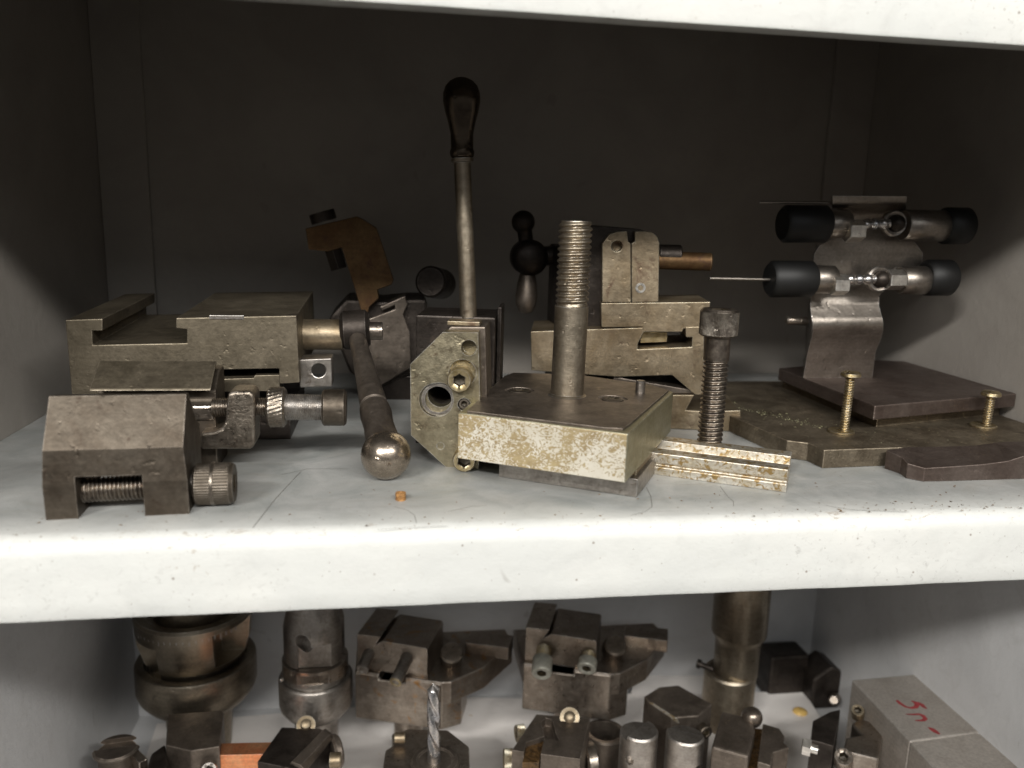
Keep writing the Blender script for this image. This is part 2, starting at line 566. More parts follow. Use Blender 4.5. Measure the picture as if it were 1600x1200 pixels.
def endwise(fr, prof, x0, x1, bm=None):
    """outline (y, z) seen from the end, pushed along the frame's x"""
    bm = bm or bmesh.new()
    a = [bm.verts.new(fr((x0, y, z))) for y, z in prof]
    b = [bm.verts.new(fr((x1, y, z))) for y, z in prof]
    bm.faces.new(a)
    bm.faces.new(b[::-1])
    n = len(a)
    for i in range(n):
        bm.faces.new((a[i], b[i], b[(i + 1) % n], a[(i + 1) % n]))
    return bm


def box(fr, x0, x1, y0, y1, z0, z1, bm=None):
    return plan([(x0, y0), (x1, y0), (x1, y1), (x0, y1)], z0, z1, fr, bm)


def hexa(pts8, bm=None):
    bm = bm or bmesh.new()
    v = [bm.verts.new(Vector(p)) for p in pts8]
    for f in ((0, 1, 2, 3), (7, 6, 5, 4), (0, 4, 5, 1), (1, 5, 6, 2), (2, 6, 7, 3), (3, 7, 4, 0)):
        bm.faces.new([v[i] for i in f])
    return bm


def rings(p0, p1, prof, n=40, bm=None, caps=True, up=None):
    """surface of revolution from p0 towards p1; prof is (distance in mm, radius or function of angle)"""
    bm = bm or bmesh.new()
    p0, p1 = Vector(p0), Vector(p1)
    ax = (p1 - p0).normalized()
    ref = Vector(up) if up else (Vector((0, 0, 1)) if abs(ax.z) < 0.9 else Vector((1, 0, 0)))
    e1 = ax.cross(ref).normalized()
    e2 = ax.cross(e1).normalized()
    rows = []
    for t, r in prof:
        row = []
        for i in range(n):
            a = 2 * math.pi * i / n
            rr = r(a) if callable(r) else r
            row.append(bm.verts.new(p0 + ax * t + (e1 * math.cos(a) + e2 * math.sin(a)) * rr))
        rows.append(row)
    for k in range(len(rows) - 1):
        for i in range(n):
            j = (i + 1) % n
            bm.faces.new((rows[k][i], rows[k][j], rows[k + 1][j], rows[k + 1][i]))
    if caps:
        bm.faces.new(rows[0][::-1])
        bm.faces.new(rows[-1])
    return bm


def cyl(p0, p1, r, n=40, ch=0.5, bm=None):
    L = (Vector(p1) - Vector(p0)).length
    return rings(p0, p1, [(0, r - ch), (ch, r), (L - ch, r), (L, r - ch)], n, bm)


def thread(p0, p1, r, pitch, depth=None, n=40, bm=None, per=6):
    """a real helical thread"""
    bm = bm or bmesh.new()
    depth = depth or pitch * 0.55
    p0, p1 = Vector(p0), Vector(p1)
    L = (p1 - p0).length
    ax = (p1 - p0).normalized()
    ref = Vector((0, 0, 1)) if abs(ax.z) < 0.9 else Vector((1, 0, 0))
    e1 = ax.cross(ref).normalized()
    e2 = ax.cross(e1).normalized()
    rows = []
    m_ = max(8, int(L / pitch * per))
    for k in range(m_ + 1):
        t = L * k / m_
        env = min(1.0, t / pitch, (L - t) / pitch)
        row = []
        for i in range(n):
            a = i / n
            ph = (t / pitch - a) % 1.0
            tri = 1 - abs(2 * ph - 1)
            tri = min(1.0, max(0.0, tri * 1.35 - 0.1))
            rr = r - depth + depth * tri * (0.35 + 0.65 * env)
            row.append(bm.verts.new(p0 + ax * t + (e1 * math.cos(2 * math.pi * a) + e2 * math.sin(2 * math.pi * a)) * rr))
        rows.append(row)
    for k in range(m_):
        for i in range(n):
            j = (i + 1) % n
            bm.faces.new((rows[k][i], rows[k][j], rows[k + 1][j], rows[k + 1][i]))
    bm.faces.new(rows[0][::-1])
    bm.faces.new(rows[-1])
    return bm


def hexr(a_):
    return lambda a: a_ / math.cos(((a + math.pi / 6) % (math.pi / 3)) - math.pi / 6)


def cap_head(p0, p1, r, af, knurl=0.0, n=96, deep=None, bm=None):
    """socket cap head from p0 (under side) to p1 (face with the hexagon socket)"""
    L = (Vector(p1) - Vector(p0)).length
    deep = deep or L * 0.55
    kn = (lambda a: r - knurl * (0.5 + 0.5 * math.cos(a * (n // 4) * 1.0 * 2))) if knurl else r
    kf = (lambda a: r - knurl * (1 if int(a / (2 * math.pi) * n + 0.5) % 2 else 0)) if knurl else r
    prof = [(0, r * 0.9), (L * 0.06, r), (L * 0.12, kf), (L * 0.86, kf), (L * 0.90, r), (L, r * 0.90),
            (L, af * 1.28), (L - 0.6, hexr(af)), (L - deep, hexr(af)), (L - deep - 0.8, af * 0.4)]
    bm = rings(p0, p1, prof, n, bm)
    bm.faces.ensure_lookup_table()
    for q in range(7 * n, 9 * n):
        bm.faces[q].material_index = 1
    bm.faces[-1].material_index = 1
    return bm


def face_quad(cx, cy, w, h):
    return [(cx - w, cy - h), (cx + w, cy - h), (cx + w, cy + h), (cx - w, cy + h)]


# ------------------------------------------------------------------ the cabinet (setting)
def structure(name, bm, mat, bevel=0, smooth=None):
    o = make(name, bm, mat, None, bevel, 2, smooth)
    o["kind"] = "structure"
    return o


XL, XR, YB = -276.0, 516.0, 441.0


def shelf_mesh(ztop, lip, wob=0.0, yfront=0.0):
    bm = bmesh.new()
    R_ = 10.0
    prof = [(YB - 0.5, ztop)]
    for k in range(1, 40):
        prof.append((YB - 0.5 + (yfront + R_ - YB) * k / 40.0, ztop))
    for k in range(0, 7):
        a = math.pi / 2 * k / 6
        prof.append((yfront + R_ - R_ * math.sin(a), ztop - R_ + R_ * math.cos(a)))
    for k in range(1, 5):
        prof.append((yfront, ztop - R_ - (lip - R_ - 2) * k / 4.0))
    prof += [(yfront + 0.8, ztop - lip), (yfront + 14, ztop - lip), (yfront + 14, ztop - lip + 1.3), (yfront + 1.6, ztop - lip + 1.5)]
    prof += [(yfront + 1.6, ztop - R_ - 2), (yfront + 6, ztop - 1.6), (YB - 0.5, ztop - 1.6)]
    NX = 90
    rows = []
    for i in range(NX + 1):
        x = XL + 0.4 + (XR - XL - 0.8) * i / NX
        row = []
        for (y, z) in prof:
            d = wob * (math.sin(x * 0.013 + 1.0) + 0.5 * math.sin(x * 0.037 + y * 0.01))
            front = max(0.0, 1 - abs(y - yfront) / 20.0)
            dent = 0.35 * front * math.sin(x * 0.11) * math.sin(x * 0.043 + z * 0.2)
            row.append(bm.verts.new((x, y + dent, z + d * min(1, max(0, (YB - y) / 100.0)))))
        rows.append(row)
    n = len(prof)
    for i in range(NX):
        for k in range(n):
            bm.faces.new((rows[i][k], rows[i][(k + 1) % n], rows[i + 1][(k + 1) % n], rows[i + 1][k]))
    bm.faces.new(rows[0])
    bm.faces.new(rows[-1][::-1])
    return bm


structure("shelf", shelf_mesh(0.0, 45.2, 0.12), "shelf", smooth=40)
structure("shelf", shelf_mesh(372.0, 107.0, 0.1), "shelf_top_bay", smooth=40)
structure("shelf", shelf_mesh(-387.0, 45.0, 0.0), "wall", smooth=40)
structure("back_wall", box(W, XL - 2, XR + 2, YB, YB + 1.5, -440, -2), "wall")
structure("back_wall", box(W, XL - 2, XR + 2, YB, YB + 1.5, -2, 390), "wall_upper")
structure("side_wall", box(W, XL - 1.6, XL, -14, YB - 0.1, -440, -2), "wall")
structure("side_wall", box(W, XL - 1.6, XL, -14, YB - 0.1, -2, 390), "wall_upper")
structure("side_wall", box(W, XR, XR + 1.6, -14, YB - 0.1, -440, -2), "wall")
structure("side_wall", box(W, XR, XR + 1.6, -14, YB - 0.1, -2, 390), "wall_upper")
# folded stiffening strips standing in the two back corners of the upper bay
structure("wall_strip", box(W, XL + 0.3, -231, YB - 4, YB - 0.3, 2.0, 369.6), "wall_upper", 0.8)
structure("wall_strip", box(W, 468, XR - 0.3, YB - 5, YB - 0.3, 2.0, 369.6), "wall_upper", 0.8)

# ------------------------------------------------------------------ 1 front clamp block
A = Fr((-183.7, 27.4, 0.0), 3.2)
t = thing("bridge_clamp", "brown bridge-shaped clamp block, screw crossing its notch, nearest the shelf edge at left", "clamp", A.o, "brown screw clamps at the left end of the shelf")
prof = [(0, 0), (-1.0, 20), (0.3, 38.7), (17.5, 64.5), (24, 64), (34, 46), (46, 40), (46, 0)]
bm = bmesh.new()
xs = [0, 15, 30, 50, 62, 73]
rows = []
for i, x in enumerate(xs):
    rows.append([bm.verts.new(A((x + (1.2 if (i == 0 and k in (2, 3)) else 0) - (1.5 if (i == len(xs) - 1 and k in (2, 3, 4)) else 0), y + 0.35 * math.sin(i * 1.9), z))) for k, (y, z) in enumerate(prof)])
for i in range(len(xs) - 1):
    for k in range(len(prof)):
        bm.faces.new((rows[i][k], rows[i][(k + 1) % len(prof)], rows[i + 1][(k + 1) % len(prof)], rows[i + 1][k]))
bm.faces.new(rows[0])
bm.faces.new(rows[-1][::-1])
make("body", bm, "brown", t, 1.3, 3, cuts=[box(A, 16, 50, -8, 60, -5, 24), cyl(A((45, 14, 12)), A((90, 14, 12.5)), 7.6)])
make("screw", thread(A((8, 14, 11.5)), A((76, 14, 12.5)), 7.0, 2.2, 1.2, 48, per=10), "thread", t, smooth=60)
hd = make("screw_head", cap_head(A((74.4, 14, 12.6)), A((96.0, 13.6, 12.8)), 12.0, 5.2, 0.5), "brown", t, smooth=35)
make("neck", cyl(A((73.5, 14, 12.4)), A((74.9, 14, 12.6)), 8.0), "steel", t, smooth=40)
make("band", rings(A((83.4, 14, 12.7)), A((88.4, 14, 12.7)), [(0, 12.0), (0.4, 12.35), (1.6, 12.35), (2, 12.0)], 64), "thread", hd, smooth=30)

# ------------------------------------------------------------------ 2 second clamp with knurled collar
B = Fr((-185.0, 110.0, 0.0), 0)
t = thing("screw_clamp", "sloped screw clamp with a cast lug and knurled collar, just behind the notched front clamp", "clamp", (-140, 130, 0), "brown screw clamps at the left end of the shelf")
zt = 55.0
make("body", endwise(B, [(4, 0), (4, zt - 14), (9, zt - 10), (9, zt - 4), (24, zt + 8), (38, zt + 8), (38, 0)], 1.0, 73.3), "brown", t, 1.0)
make("jaw_pad", endwise(B, [(-1.5, zt - 1.2), (-0.5, zt), (20, zt + 14), (21.5, zt + 12.5)], 0.0, 72.1), "olive", t, 0.4)
make("step", box(B, 58.9, 72.5, 2, 30, zt - 22, zt - 12), "holder", t, 1.5)
make("lug", prism(B, [(84.0, 53.5), (88.0, 54.7), (97.5, 54.7), (100.2, 51.7), (99.5, 20.2), (96.9, 16.4), (65.5, 16.8), (66.0, 27.9), (74.3, 28.6), (79.2, 30.7), (81.7, 35.8), (82.5, 45.1)], -8, 14), "castlug", t, 2.2, 3)
za = 41.6
X = lambda x: x
make("screw", thread(B((71.9, 3, za)), B((106.7, 3, za)), 6.2, 1.5, 0.9), "thread", t, smooth=60)
n_ = 90
kn = lambda ph: (lambda a: 13.2 - 0.55 * (0.5 + 0.5 * math.cos(a * 30 + ph)))
L0, L1 = 106.7, 117.9
make("knurled_collar", rings(B((L0, 3, za)), B((L1, 3, za)), [(0, 11.5), (1.2, 12.8)] + [(1.4 + k * (L1 - L0 - 2.8) / 7, kn(k * 0.9)) for k in range(8)] + [(L1 - L0 - 1.2, 12.8), (L1 - L0, 11.5)], 120), "castlug", t, smooth=30)
make("spindle", thread(B((L1 - 0.5, 3, za)), B((142.2, 3, za - 0.5)), 8.6, 1.2, 0.6), "steel", t, smooth=60)
make("end_cap", cyl(B((141.0, 3, za - 0.5)), B((156.5, 3, za - 0.6)), 12.0, 48, 1.4), "brown", t, smooth=40)

# ------------------------------------------------------------------ 3 T-slotted block with crank
Cf = Fr((-218.3, 170.0, 0.0), 0)
sh = (98.0 - 92.9) / 130.0
t = thing("slotted_slide_block", "large olive T-slotted slide block with a ball-ended crank, behind the two brown clamps", "slide block", (-140, 230, 0))
make("body", prism(Cf, [(-0.1, 89.9), (23.8, 91.0), (23.2, 82.6), (16.6, 82.6), (16.3, 72.8), (78.1, 74.4), (78.6, 83.9), (71.4, 84.7), (71.8, 91.9), (152.9, 94.4), (153.9, 46.0), (140.0, 45.1), (139.9, 56.3), (93.9, 55.3), (94.1, 39.6), (0.1, 37.8)], 0, 130, sh), "olive", t, 0.7)
make("slide_base", box(Cf, 4, 145, 14, 120, 0, 24), "dark", t, 0.8)
make("gib", prism(Cf, [(94.5, 48.0), (121.6, 48.8), (122.5, 50.7), (139.8, 51.1), (139.4, 39.4), (94.0, 38.7)], 3, 120, sh), "olive", t, 0.4)
make("top_insert", box(Cf, 93.9, 117.1, -0.5, 4, 91.3, 94.1), "steel", t, 0.3)
make("shaft", cyl((-72.2, 215.0, 74.6), (-35.8, 215.0, 74.3), 11.7, 48), "gold", t, smooth=40)
G_ = Fr((0, 182, 0), 0)
make("eye_lug", prism(G_, [(-65.3, 60.6), (-42.5, 61.6), (-42.4, 40.5), (-65.8, 39.7)], 0, 22), "steel", t, 0.8, cuts=[cyl((-50.8, 170.0, 54.9), (-55.9, 230.0, 43.4), 5.0)])
hub = Vector((-26.5, 215.0, 78.4))
ball = Vector((-2.8, 88.0, 12.1))
ball.z = 15.6
make("crank_hub", cyl((-37.7, 215.0, 77.8), (-15.4, 215.0, 79.0), 15, 48, 3), "dark", t, smooth=40)
make("shaft_end", cyl((-16.3, 215.0, 77.5), (-5.6, 215.0, 77.5), 7, 32), "holder", t, smooth=40)
Lc = (ball - hub).length
cr_ = make("crank_handle", rings(hub, ball, [(8, 6.4), (Lc * .2, 6.8), (Lc * .45, 8.2), (Lc * .60, 9.2), (Lc * .645, 9.4), (Lc * .65, 8.4), (Lc * .665, 8.4), (Lc * .67, 10.2), (Lc * .72, 10.8), (Lc * .8, 10.0), (Lc * .86, 10.6)] + [(Lc + 15.6 * math.sin(a), 15.6 * math.cos(a)) for a in [math.radians(-42 + 131 * k / 14) for k in range(14)]] + [(Lc + 15.55, 0.8)], 48), "topdark", t, smooth=50)
make("ball_end", rings(hub, ball, [(Lc + 15.9 * math.sin(a), 15.9 * math.cos(a)) for a in [math.radians(-42 + 131.5 * k / 22) for k in range(23)]], 48), "ballsteel", cr_, smooth=50)

# ------------------------------------------------------------------ 4 dark tool with bronze angle bracket
Df = Fr((0, 300, 0), 0)
t = thing("angled_cutting_tool", "dark leaning tool with a bronze angle bracket, in the shade behind the ball crank", "tool", (60, 320, 0))
make("angle_bracket", prism(Df, [(-70.6, 152.3), (-28.0, 163.5), (-23.2, 161.5), (-11.4, 154.3), (-9.2, 148.4), (3.2, 110.4), (1.5, 105.9), (-10.6, 101.3), (-9.5, 94.1), (-17.8, 86.2), (-20.1, 76.6), (-23.9, 80.0), (-30.8, 104.3), (-40.6, 136.9), (-52.4, 133.4), (-68.4, 134.7)], 0, 16), "rustbrass", t, 0.8)
make("clamp_knob", cyl((-57.9, 310.0, 166.4), (-55.4, 310.0, 158.4), 11.0, 32), "dark", t, smooth=40)
make("clamp_nut", cyl((-48.9, 312.0, 135.7), (-43.7, 312.0, 118.1), 8, 6), "dark", t)
make("slotted_jaw", prism(Df, [(-8.5, 86.3), (13.1, 96.1), (15.4, 88.8), (11.5, 79.8), (17.1, 63.9), (18.3, 32.3), (-11.1, 14.3), (-24.3, 40.9), (-19.6, 75.0), (4.3, 84.2), (4.3, 88.1), (-6.8, 82.9)], 2, 30), "topdark", t, 0.8)
make("body", prism(Df, [(-53.5, 74.6), (-38.0, 91.5), (-5.1, 89.7), (17.0, 92.2), (32.7, 92.4), (33.2, 17.7), (17.2, 23.6), (-15.6, 10.8), (-36.1, 26.5)], 10, 80), "dark", t, 2.5)
make("foot", box(Df, -10, 55, 14, 75, 0, 22), "dark", t, 1)
make("adjusting_knob", cyl((34.8, 300.0, 109.2), (47.0, 335.0, 104.2), 14.0, 40, 2), "dark", t, smooth=40)

# ------------------------------------------------------------------ 5 lever tool with octagonal face plate
Ef = Fr((46.5, 107.0, 0.0), -11.6)
t = thing("lever_slide_tool", "tool with an octagonal yellowed face plate and a tall lever with a pear-shaped grip", "hand lever tool", Ef((0, 30, 0)))
fp = make("face_plate", prism(Ef, [(-12.6, 92.0), (10.5, 92.6), (12.6, 49.7), (12.7, 0.0), (-9.5, 0.0), (-33.5, 21.4), (-34.1, 69.9)], 0, 13), "plate", t, 0.8, 2, cuts=[cyl(Ef((-16.6, -5, 46.3)), Ef((-16.6, 3.5, 46.3)), 11.4, 48, 0), cyl(Ef((-14.3, -5, 49.5)), Ef((-14.3, 18, 49.5)), 8.6, 48, 0), cyl(Ef((4.6, -5, 82.2)), Ef((4.6, 9, 82.2)), 5.2, 32, 0), cyl(Ef((0.7, -5, 65.4)), Ef((0.7, 4, 65.4)), 9.0, 32, 0), cyl(Ef((2.0, -5, 44.0)), Ef((2.0, 5, 44.0)), 4.2, 32, 0), cyl(Ef((-13.5, -4, 14.7)), Ef((-13.5, 1.0, 14.7)), 2.6, 9, 0)])
make("bore_ring", rings(Ef((-15.6, 1.6, 46.4)), Ef((-15.6, 9, 46.4)), [(0, 8.9), (0, 11.2), (1.6, 11.2), (1.6, 8.9), (0, 8.9)], 48, None, False), "steel", fp, smooth=30)
make("socket_screw", cap_head(Ef((-0.8, 4, 61.4)), Ef((-0.8, -6, 61.4)), 8.2, 3.7), "brass", t, smooth=35)
make("socket_screw", cap_head(Ef((3.7, 2, 8.0)), Ef((3.7, -10, 8.0)), 7.8, 4.0), "brass", t, smooth=35)
make("set_screw", cap_head(Ef((2.0, 5, 44.0)), Ef((2.0, 1.0, 44.0)), 3.6, 1.8, 0, 48), "brown", t, smooth=35)
bz = 96
make("body", prism(Ef, [(u + 3.4, max(w + 2.0, 0.0) if w > 1 else 0.0) for u, w in [(-12.6, 92.0), (10.5, 92.6), (12.6, 49.7), (12.7, 0.0), (-9.5, 0.0), (-33.5, 21.4), (-34.1, 69.9)]], 13.2, 54), "topdark", t, 1.0, cuts=[cyl(Ef((-14.3, 5, 49.5)), Ef((-14.3, 90, 49.5)), 8.6, 48, 0)])
make("rear_body", box(Ef, -40, 17.5, 54.2, 108, 0, bz), "dark", t, 1.4)
make("step_block", box(Ef, -12, 10, 15, 30, 94.5, 97.5), "gold", t, 0.6)
make("side_rib", box(Ef, 18.2, 21, 66, 100, 2, bz + 6), "dark", t, 0.6)
l0, l1, l2 = Vector((55.4, 165.0, 108.7)), Vector((49.8, 165.0, 205.8)), Vector((48.5, 165.0, 259.2))
l0 = l1 + (l0 - l1) * ((l1.z - bz + 1) / (l1.z - l0.z))
LL = (l1 - l0).length
lv = make("lever_rod", rings(l0, l1, [(0, 6.2), (LL * 0.5, 5.9), (LL - 3, 5.9), (LL - 2.5, 7.8), (LL, 7.8)], 36), "stud", t, smooth=40)
GL = (l2 - l1).length
make("grip", rings(l1, l2, [(0, 7.0), (1.5, 8.2), (4, 8.6), (GL * .12, 7.8), (GL * .3, 7.9), (GL * .45, 9.6), (GL * .58, 11.6), (GL * .70, 12.8), (GL * .80, 12.7), (GL * .89, 11.0), (GL * .95, 8.0), (GL * .985, 4.4), (GL, 0.8)], 48), "grip", lv, smooth=60)

# ------------------------------------------------------------------ 6 stud block
Ff = Fr((136.6, 23.1, 0.0), -30.0)
t = thing("stud_block", "square steel block with a flaking cream front and a tall threaded stud standing in it", "tool post base", Ff((-50, 60, 0)))
FW = 109.1
top_pts = [(-107.2, -5.1), (0.7, -4.9), (-6.3, 131.6), (-15.6, 140.6), (-117.5, 155.0), (-127.1, 137.1), (-128.3, 121.6)]
ftop = [(-FW, 1), (0, 0), (1.5, 131.6), (-14, 143.6), (-80, 155.0), (-127.1, 137.1), (-128.3, 121.6)]
st = Ff((-64.9, 85.8, 46))
def fpt(x, y): return Ff((x, y, 46))
c1 = ((-96.6, 75.4))
c2 = ((-30.7, 81.2))
c3 = ((-18.1, 109.1))
make("block", plan(ftop, 15.5, 45.4, Ff), "green", t, 0.7, 2)
make("front_face", box(Ff, -FW + 0.6, -0.6, -0.55, 0.4, 16.1, 44.9), "cream", t, 0.25)
def inset(pts, d):
    cx = sum(p[0] for p in pts) / len(pts); cy = sum(p[1] for p in pts) / len(pts)
    return [(cx + (x - cx) * d, cy + (y - cy) * d) for x, y in pts]
cov = [(-FW + 5, 2.2), (-14, 2.4), (-4.5, 5.5), (-3.5, 20)] + [(x - 3, y - 2) if x > -20 else (x + 2, y - 2) for x, y in ftop[2:]]
make("top_plate", plan(cov, 45.2, 47.0, Ff), "topdark", t, 0.35, 2, cuts=[cyl(Ff((c1[0], c1[1], 46.0)), Ff((c1[0], c1[1], 60)), 10.2, 40, 0), cyl(Ff((c2[0], c2[1], 46.0)), Ff((c2[0], c2[1], 60)), 10.2, 40, 0)])
for c in (c1, c2):
    make("recessed_screw", cap_head(Ff((c[0], c[1], 44)), Ff((c[0], c[1], 47.4)), 7.6, 3.6, 0, 60, 2), "brown", t, smooth=35)
make("dowel_pin", cyl(Ff((c3[0], c3[1], 44)), Ff((c3[0], c3[1], 56)), 3.4, 28, 0.7), "steel", t, smooth=40)
s0, s1, s2 = Vector((121.4, 121.1, 47.0)), Vector((119.6, 121.1, 108.8)), Vector((118.1, 121.1, 165.4))
s1.x = s0.x + 0.6; s2.x = s0.x + 1.0; s1.y = s2.y = s0.y
sr = 11.4 / 1.0
studo = make("stud", rings(s0, s1, [(0, sr * 1.18), (1.2, sr * 1.02), (4, sr), ((s1 - s0).length, sr)], 56), "stud", t, smooth=40)
make("stud_thread", thread(s1, s2, sr, 3.9, 1.7, 56, per=9), "stud", studo, smooth=50)
# T-shaped foot under the block
r0 = (2.8, 21.3)
make("slot_foot", box(Ff, r0[0] - 92, r0[0], r0[1], r0[1] + 62, 0, 12.0), "steel", t, 0.6)
make("slot_tongue", box(Ff, r0[0] - 91, r0[0] - 2.5, r0[1] + 6, r0[1] + 56, 12.0, 15.5), "gold", t, 0.3)

# ------------------------------------------------------------------ 7 channel nut with socket bolt
Gf = Fr((248.7, 42.9, 0.0), -29.70345268556994)
t = thing("slot_nut_with_bolt", "streaky grooved steel bar with a black socket bolt standing upright in its channel", "slot nut", Gf((-45, 22, 0)))
GLn = 92.0
gp = [(0, 0), (0, 5.6), (2.6, 6.1), (2.6, 8.0), (0, 8.5), (0, 15.2), (12, 15.2), (13, 9.5), (32, 9.5), (33, 15.2), (46, 15.2), (46, 0)]
bar = make("bar", endwise(Gf, gp, -GLn, 0), "streak", t, 0.5)
bb = Vector((224.6, 113.2, 9.5))
make("bolt_thread", thread(bb, bb + Vector((0, 0, 64.2)), 8.9, 3.3, 1.7, 64, per=12), "thread", t, smooth=50)
zn = 73.7
zh = 90.3
ze = 108.9
make("bolt_shank", cyl((bb.x, bb.y, zn - 1), (bb.x, bb.y, zh + 0.5), 8.9, 40, 0.6), "thread", t, smooth=40)
make("bolt_head", cap_head((bb.x, bb.y, zh), (bb.x, bb.y, ze), 13.2, 6.2, 0.35, 160), "thread", t, smooth=25)

# ------------------------------------------------------------------ 8 base plate with brass screws
t = thing("base_plate", "wide grimy steel base plate with a stepped front edge and two yellow slotted screws", "base plate", (400, 200, 0))
zp = 13.5
hp = [(285.0, 116.3), (297.5, 108.9), (299.8, 90.8), (358.0, 94.3), (362, 94), (512, 92), (512, 330), (318, 330), (272, 200)]
make("plate", plan(hp, 0, zp, W), "grime", t, 0.7)
fl_ = [(345.0, 88, 13.6), (349, 76, 12.0), (347, 66, 10.6), (354.6, 58, 9.6), (375, 58, 10.4), (398, 58.4, 11.4), (416, 58.8, 13.2), (428, 59, 16.6), (440, 59.2, 17.6), (514, 60.5, 17.6)]
bk_ = [(362, 93, 14.0), (366, 93, 14.2), (372, 93, 14.2), (380, 93, 14.2), (390, 93, 14.2), (402, 93, 14.3), (418, 93, 14.6), (432, 92, 16.8), (444, 91, 17.6), (514, 91, 17.6)]
bm = bmesh.new()
T_ = [bm.verts.new(p) for p in fl_]
K_ = [bm.verts.new(p) for p in bk_]
B_ = [bm.verts.new((p[0], p[1], 0)) for p in fl_]
D_ = [bm.verts.new((p[0], p[1], 0)) for p in bk_]
for k in range(9):
    bm.faces.new((T_[k], T_[k + 1], K_[k + 1], K_[k]))
    bm.faces.new((B_[k], B_[k + 1], T_[k + 1], T_[k]))
    bm.faces.new((K_[k], K_[k + 1], D_[k + 1], D_[k]))
    bm.faces.new((D_[k], D_[k + 1], B_[k + 1], B_[k]))
bm.faces.new((T_[0], K_[0], D_[0], B_[0]))
bm.faces.new((T_[9], B_[9], D_[9], K_[9]))
make("boss", bm, "plum", t, 0.5)
for (px, py, pz, pr) in ((340.0, 135.2, 56.6, 7.2), (468.6, 147.1, 38.5, 7.2)):
    s = make("screw", thread((px, py, zp - 2), (px + 0.6, py, pz), 3.6, 2.0, 1.1, 32, per=10), "brass", t, smooth=50)
    hd = rings((px + 0.6, py, pz), (px + 0.7, py, pz + 6), [(0, 6.6), (0.8, 7.4), (3.0, 7.0), (4.2, 5.4), (4.7, 2.0)], 40)
    make("screw_head", hd, "brass", s, smooth=40, cuts=[box(Fr((px + 0.6, py, 0), 35), -10, 10, -0.8, 0.8, pz + 2.6, pz + 9)])
    make("washer", rings((px - 1.5, py + 1, zp), (px - 1.5, py + 1, zp + 3), [(0, 4), (0, 9.4), (0.4, 9.8), (1.6, 9.8), (2.0, 9.2), (2.0, 4), (0, 4)], 40, None, False), "brass", s, smooth=30)
# swarf chips and dried grease sitting on the plate: one heap of stuff
bm = bmesh.new()
for k in range(620):
    u = random.random()
    g_ = random.choice((0, 0, 1))
    px = 272 + 62 * u + random.gauss(0, 3 + 7 * g_)
    py = 250 - 100 * u + random.gauss(0, 3 + 7 * g_)
    s = random.uniform(0.12, 0.62) if random.random() < 0.9 else random.uniform(0.6, 1.3)
    if random.random() < 0.16:
        px, py = random.uniform(300, 470), random.uniform(98, 146)
        s = random.uniform(0.15, 0.5)
    z = zp - 0.05
    f = Fr((px, py, z), random.uniform(0, 360))
    v = [bm.verts.new(f(q)) for q in ((-s, -s * .6, 0), (s * 1.4, -s * .4, 0), (s * .2, s, 0), (random.uniform(-.5, .5) * s, 0, s * random.uniform(.3, 1.0)))]
    for q in ((0, 1, 3), (1, 2, 3), (2, 0, 3), (0, 2, 1)):
        bm.faces.new([v[i] for i in q])
o = make("metal_chips", bm, "crust", None, at=(300, 200, 13))
o["kind"] = "stuff"
o["label"] = "greenish dried grease and metal chips strewn on the base plate"
o["category"] = "metal chips"

# ------------------------------------------------------------------ 9 dark plate lying on the base plate
FLb, FLt = Vector((382.9, 162.7, 13.5)), None
dt = [Vector((361.2, 132.2, 35.0)), Vector((521.6, 174.0, 35.0)), Vector((513, 324, 35)), Vector((488, 330, 35)), Vector((359.8, 286.1, 35.0))]
dt[1] = dt[0] + (dt[1] - dt[0]) * ((513 - dt[0].x) / (dt[1].x - dt[0].x))
make("rear_step", plan([(376, 150), (512, 186), (512, 326), (372, 300)], zp - 0.5, 23.6, W), "grime", t, 0.8)
bm = bmesh.new()
nrm = Vector((0, 0.25, -1)).normalized()
th = 11.3
a = [bm.verts.new(p) for p in dt]
b = [bm.verts.new(p + Vector((0, 0, -th))) for p in dt]
bm.faces.new(a)
bm.faces.new(b[::-1])
for i in range(5):
    bm.faces.new((a[i], b[i], b[(i + 1) % 5], a[(i + 1) % 5]))
o = make("dark_plate", bm, "plum", None, 1.0, 3, at=(440, 200, 23.7))
o["label"] = "smooth plum-brown plate lying flat on the raised rear of the grimy base plate"
o["category"] = "metal plate"

# ------------------------------------------------------------------ 10 compound slide in the middle
If = Fr((220.7, 203.0, 0.0), -12.0)
t = thing("compound_slide", "bronze-stained compound slide with a split upright clamp and dark crank, behind the stud", "compound slide", If((-40, 50, 0)))
make("slide_base", prism(If, [(-19.7, 27.5), (24.0, 29.3), (18.3, 16.3), (34.3, 15.9), (61.9, 18.1), (64.0, 0), (60.1, 0), (-18.0, 0)], 0, 90), "gold", t, 0.7)
make("dovetail_plate", prism(If, [(-41.2, 41.0), (25.4, 32.1), (25.5, 29.9), (-45.7, 27.0)], 3, 80), "topdark", t, 0.5)
lb = [(-110.6, 76.3), (-20.9, 82.7), (-19.7, 79.1), (-23.8, 70.1), (-24.0, 64.9), (19.2, 68.6), (19.1, 76.4), (14.1, 76.2), (13.0, 84.4), (27.6, 85.4), (31.7, 29.7), (24.6, 29.4), (5.0, 45.0), (-38.6, 41.7), (-109.0, 44.2)]
make("slotted_block", prism(If, lb, 0, 70), "gold", t, 0.6)
make("slot_key", prism(If, [(-20.1, 77.9), (0.6, 78.7), (0.7, 70.2), (-21.1, 68.4)], 12, 60), "brass", t, 0.4)
ub = [(-55.1, 101.0), (31.2, 105.0), (31.7, 84.6), (11.6, 82.8), (10.8, 80.2), (-20.2, 79.1), (-21.5, 83.2), (-53.6, 81.5)]
make("upper_block", prism(If, ub, 0.8, 64), "gold", t, 0.6)
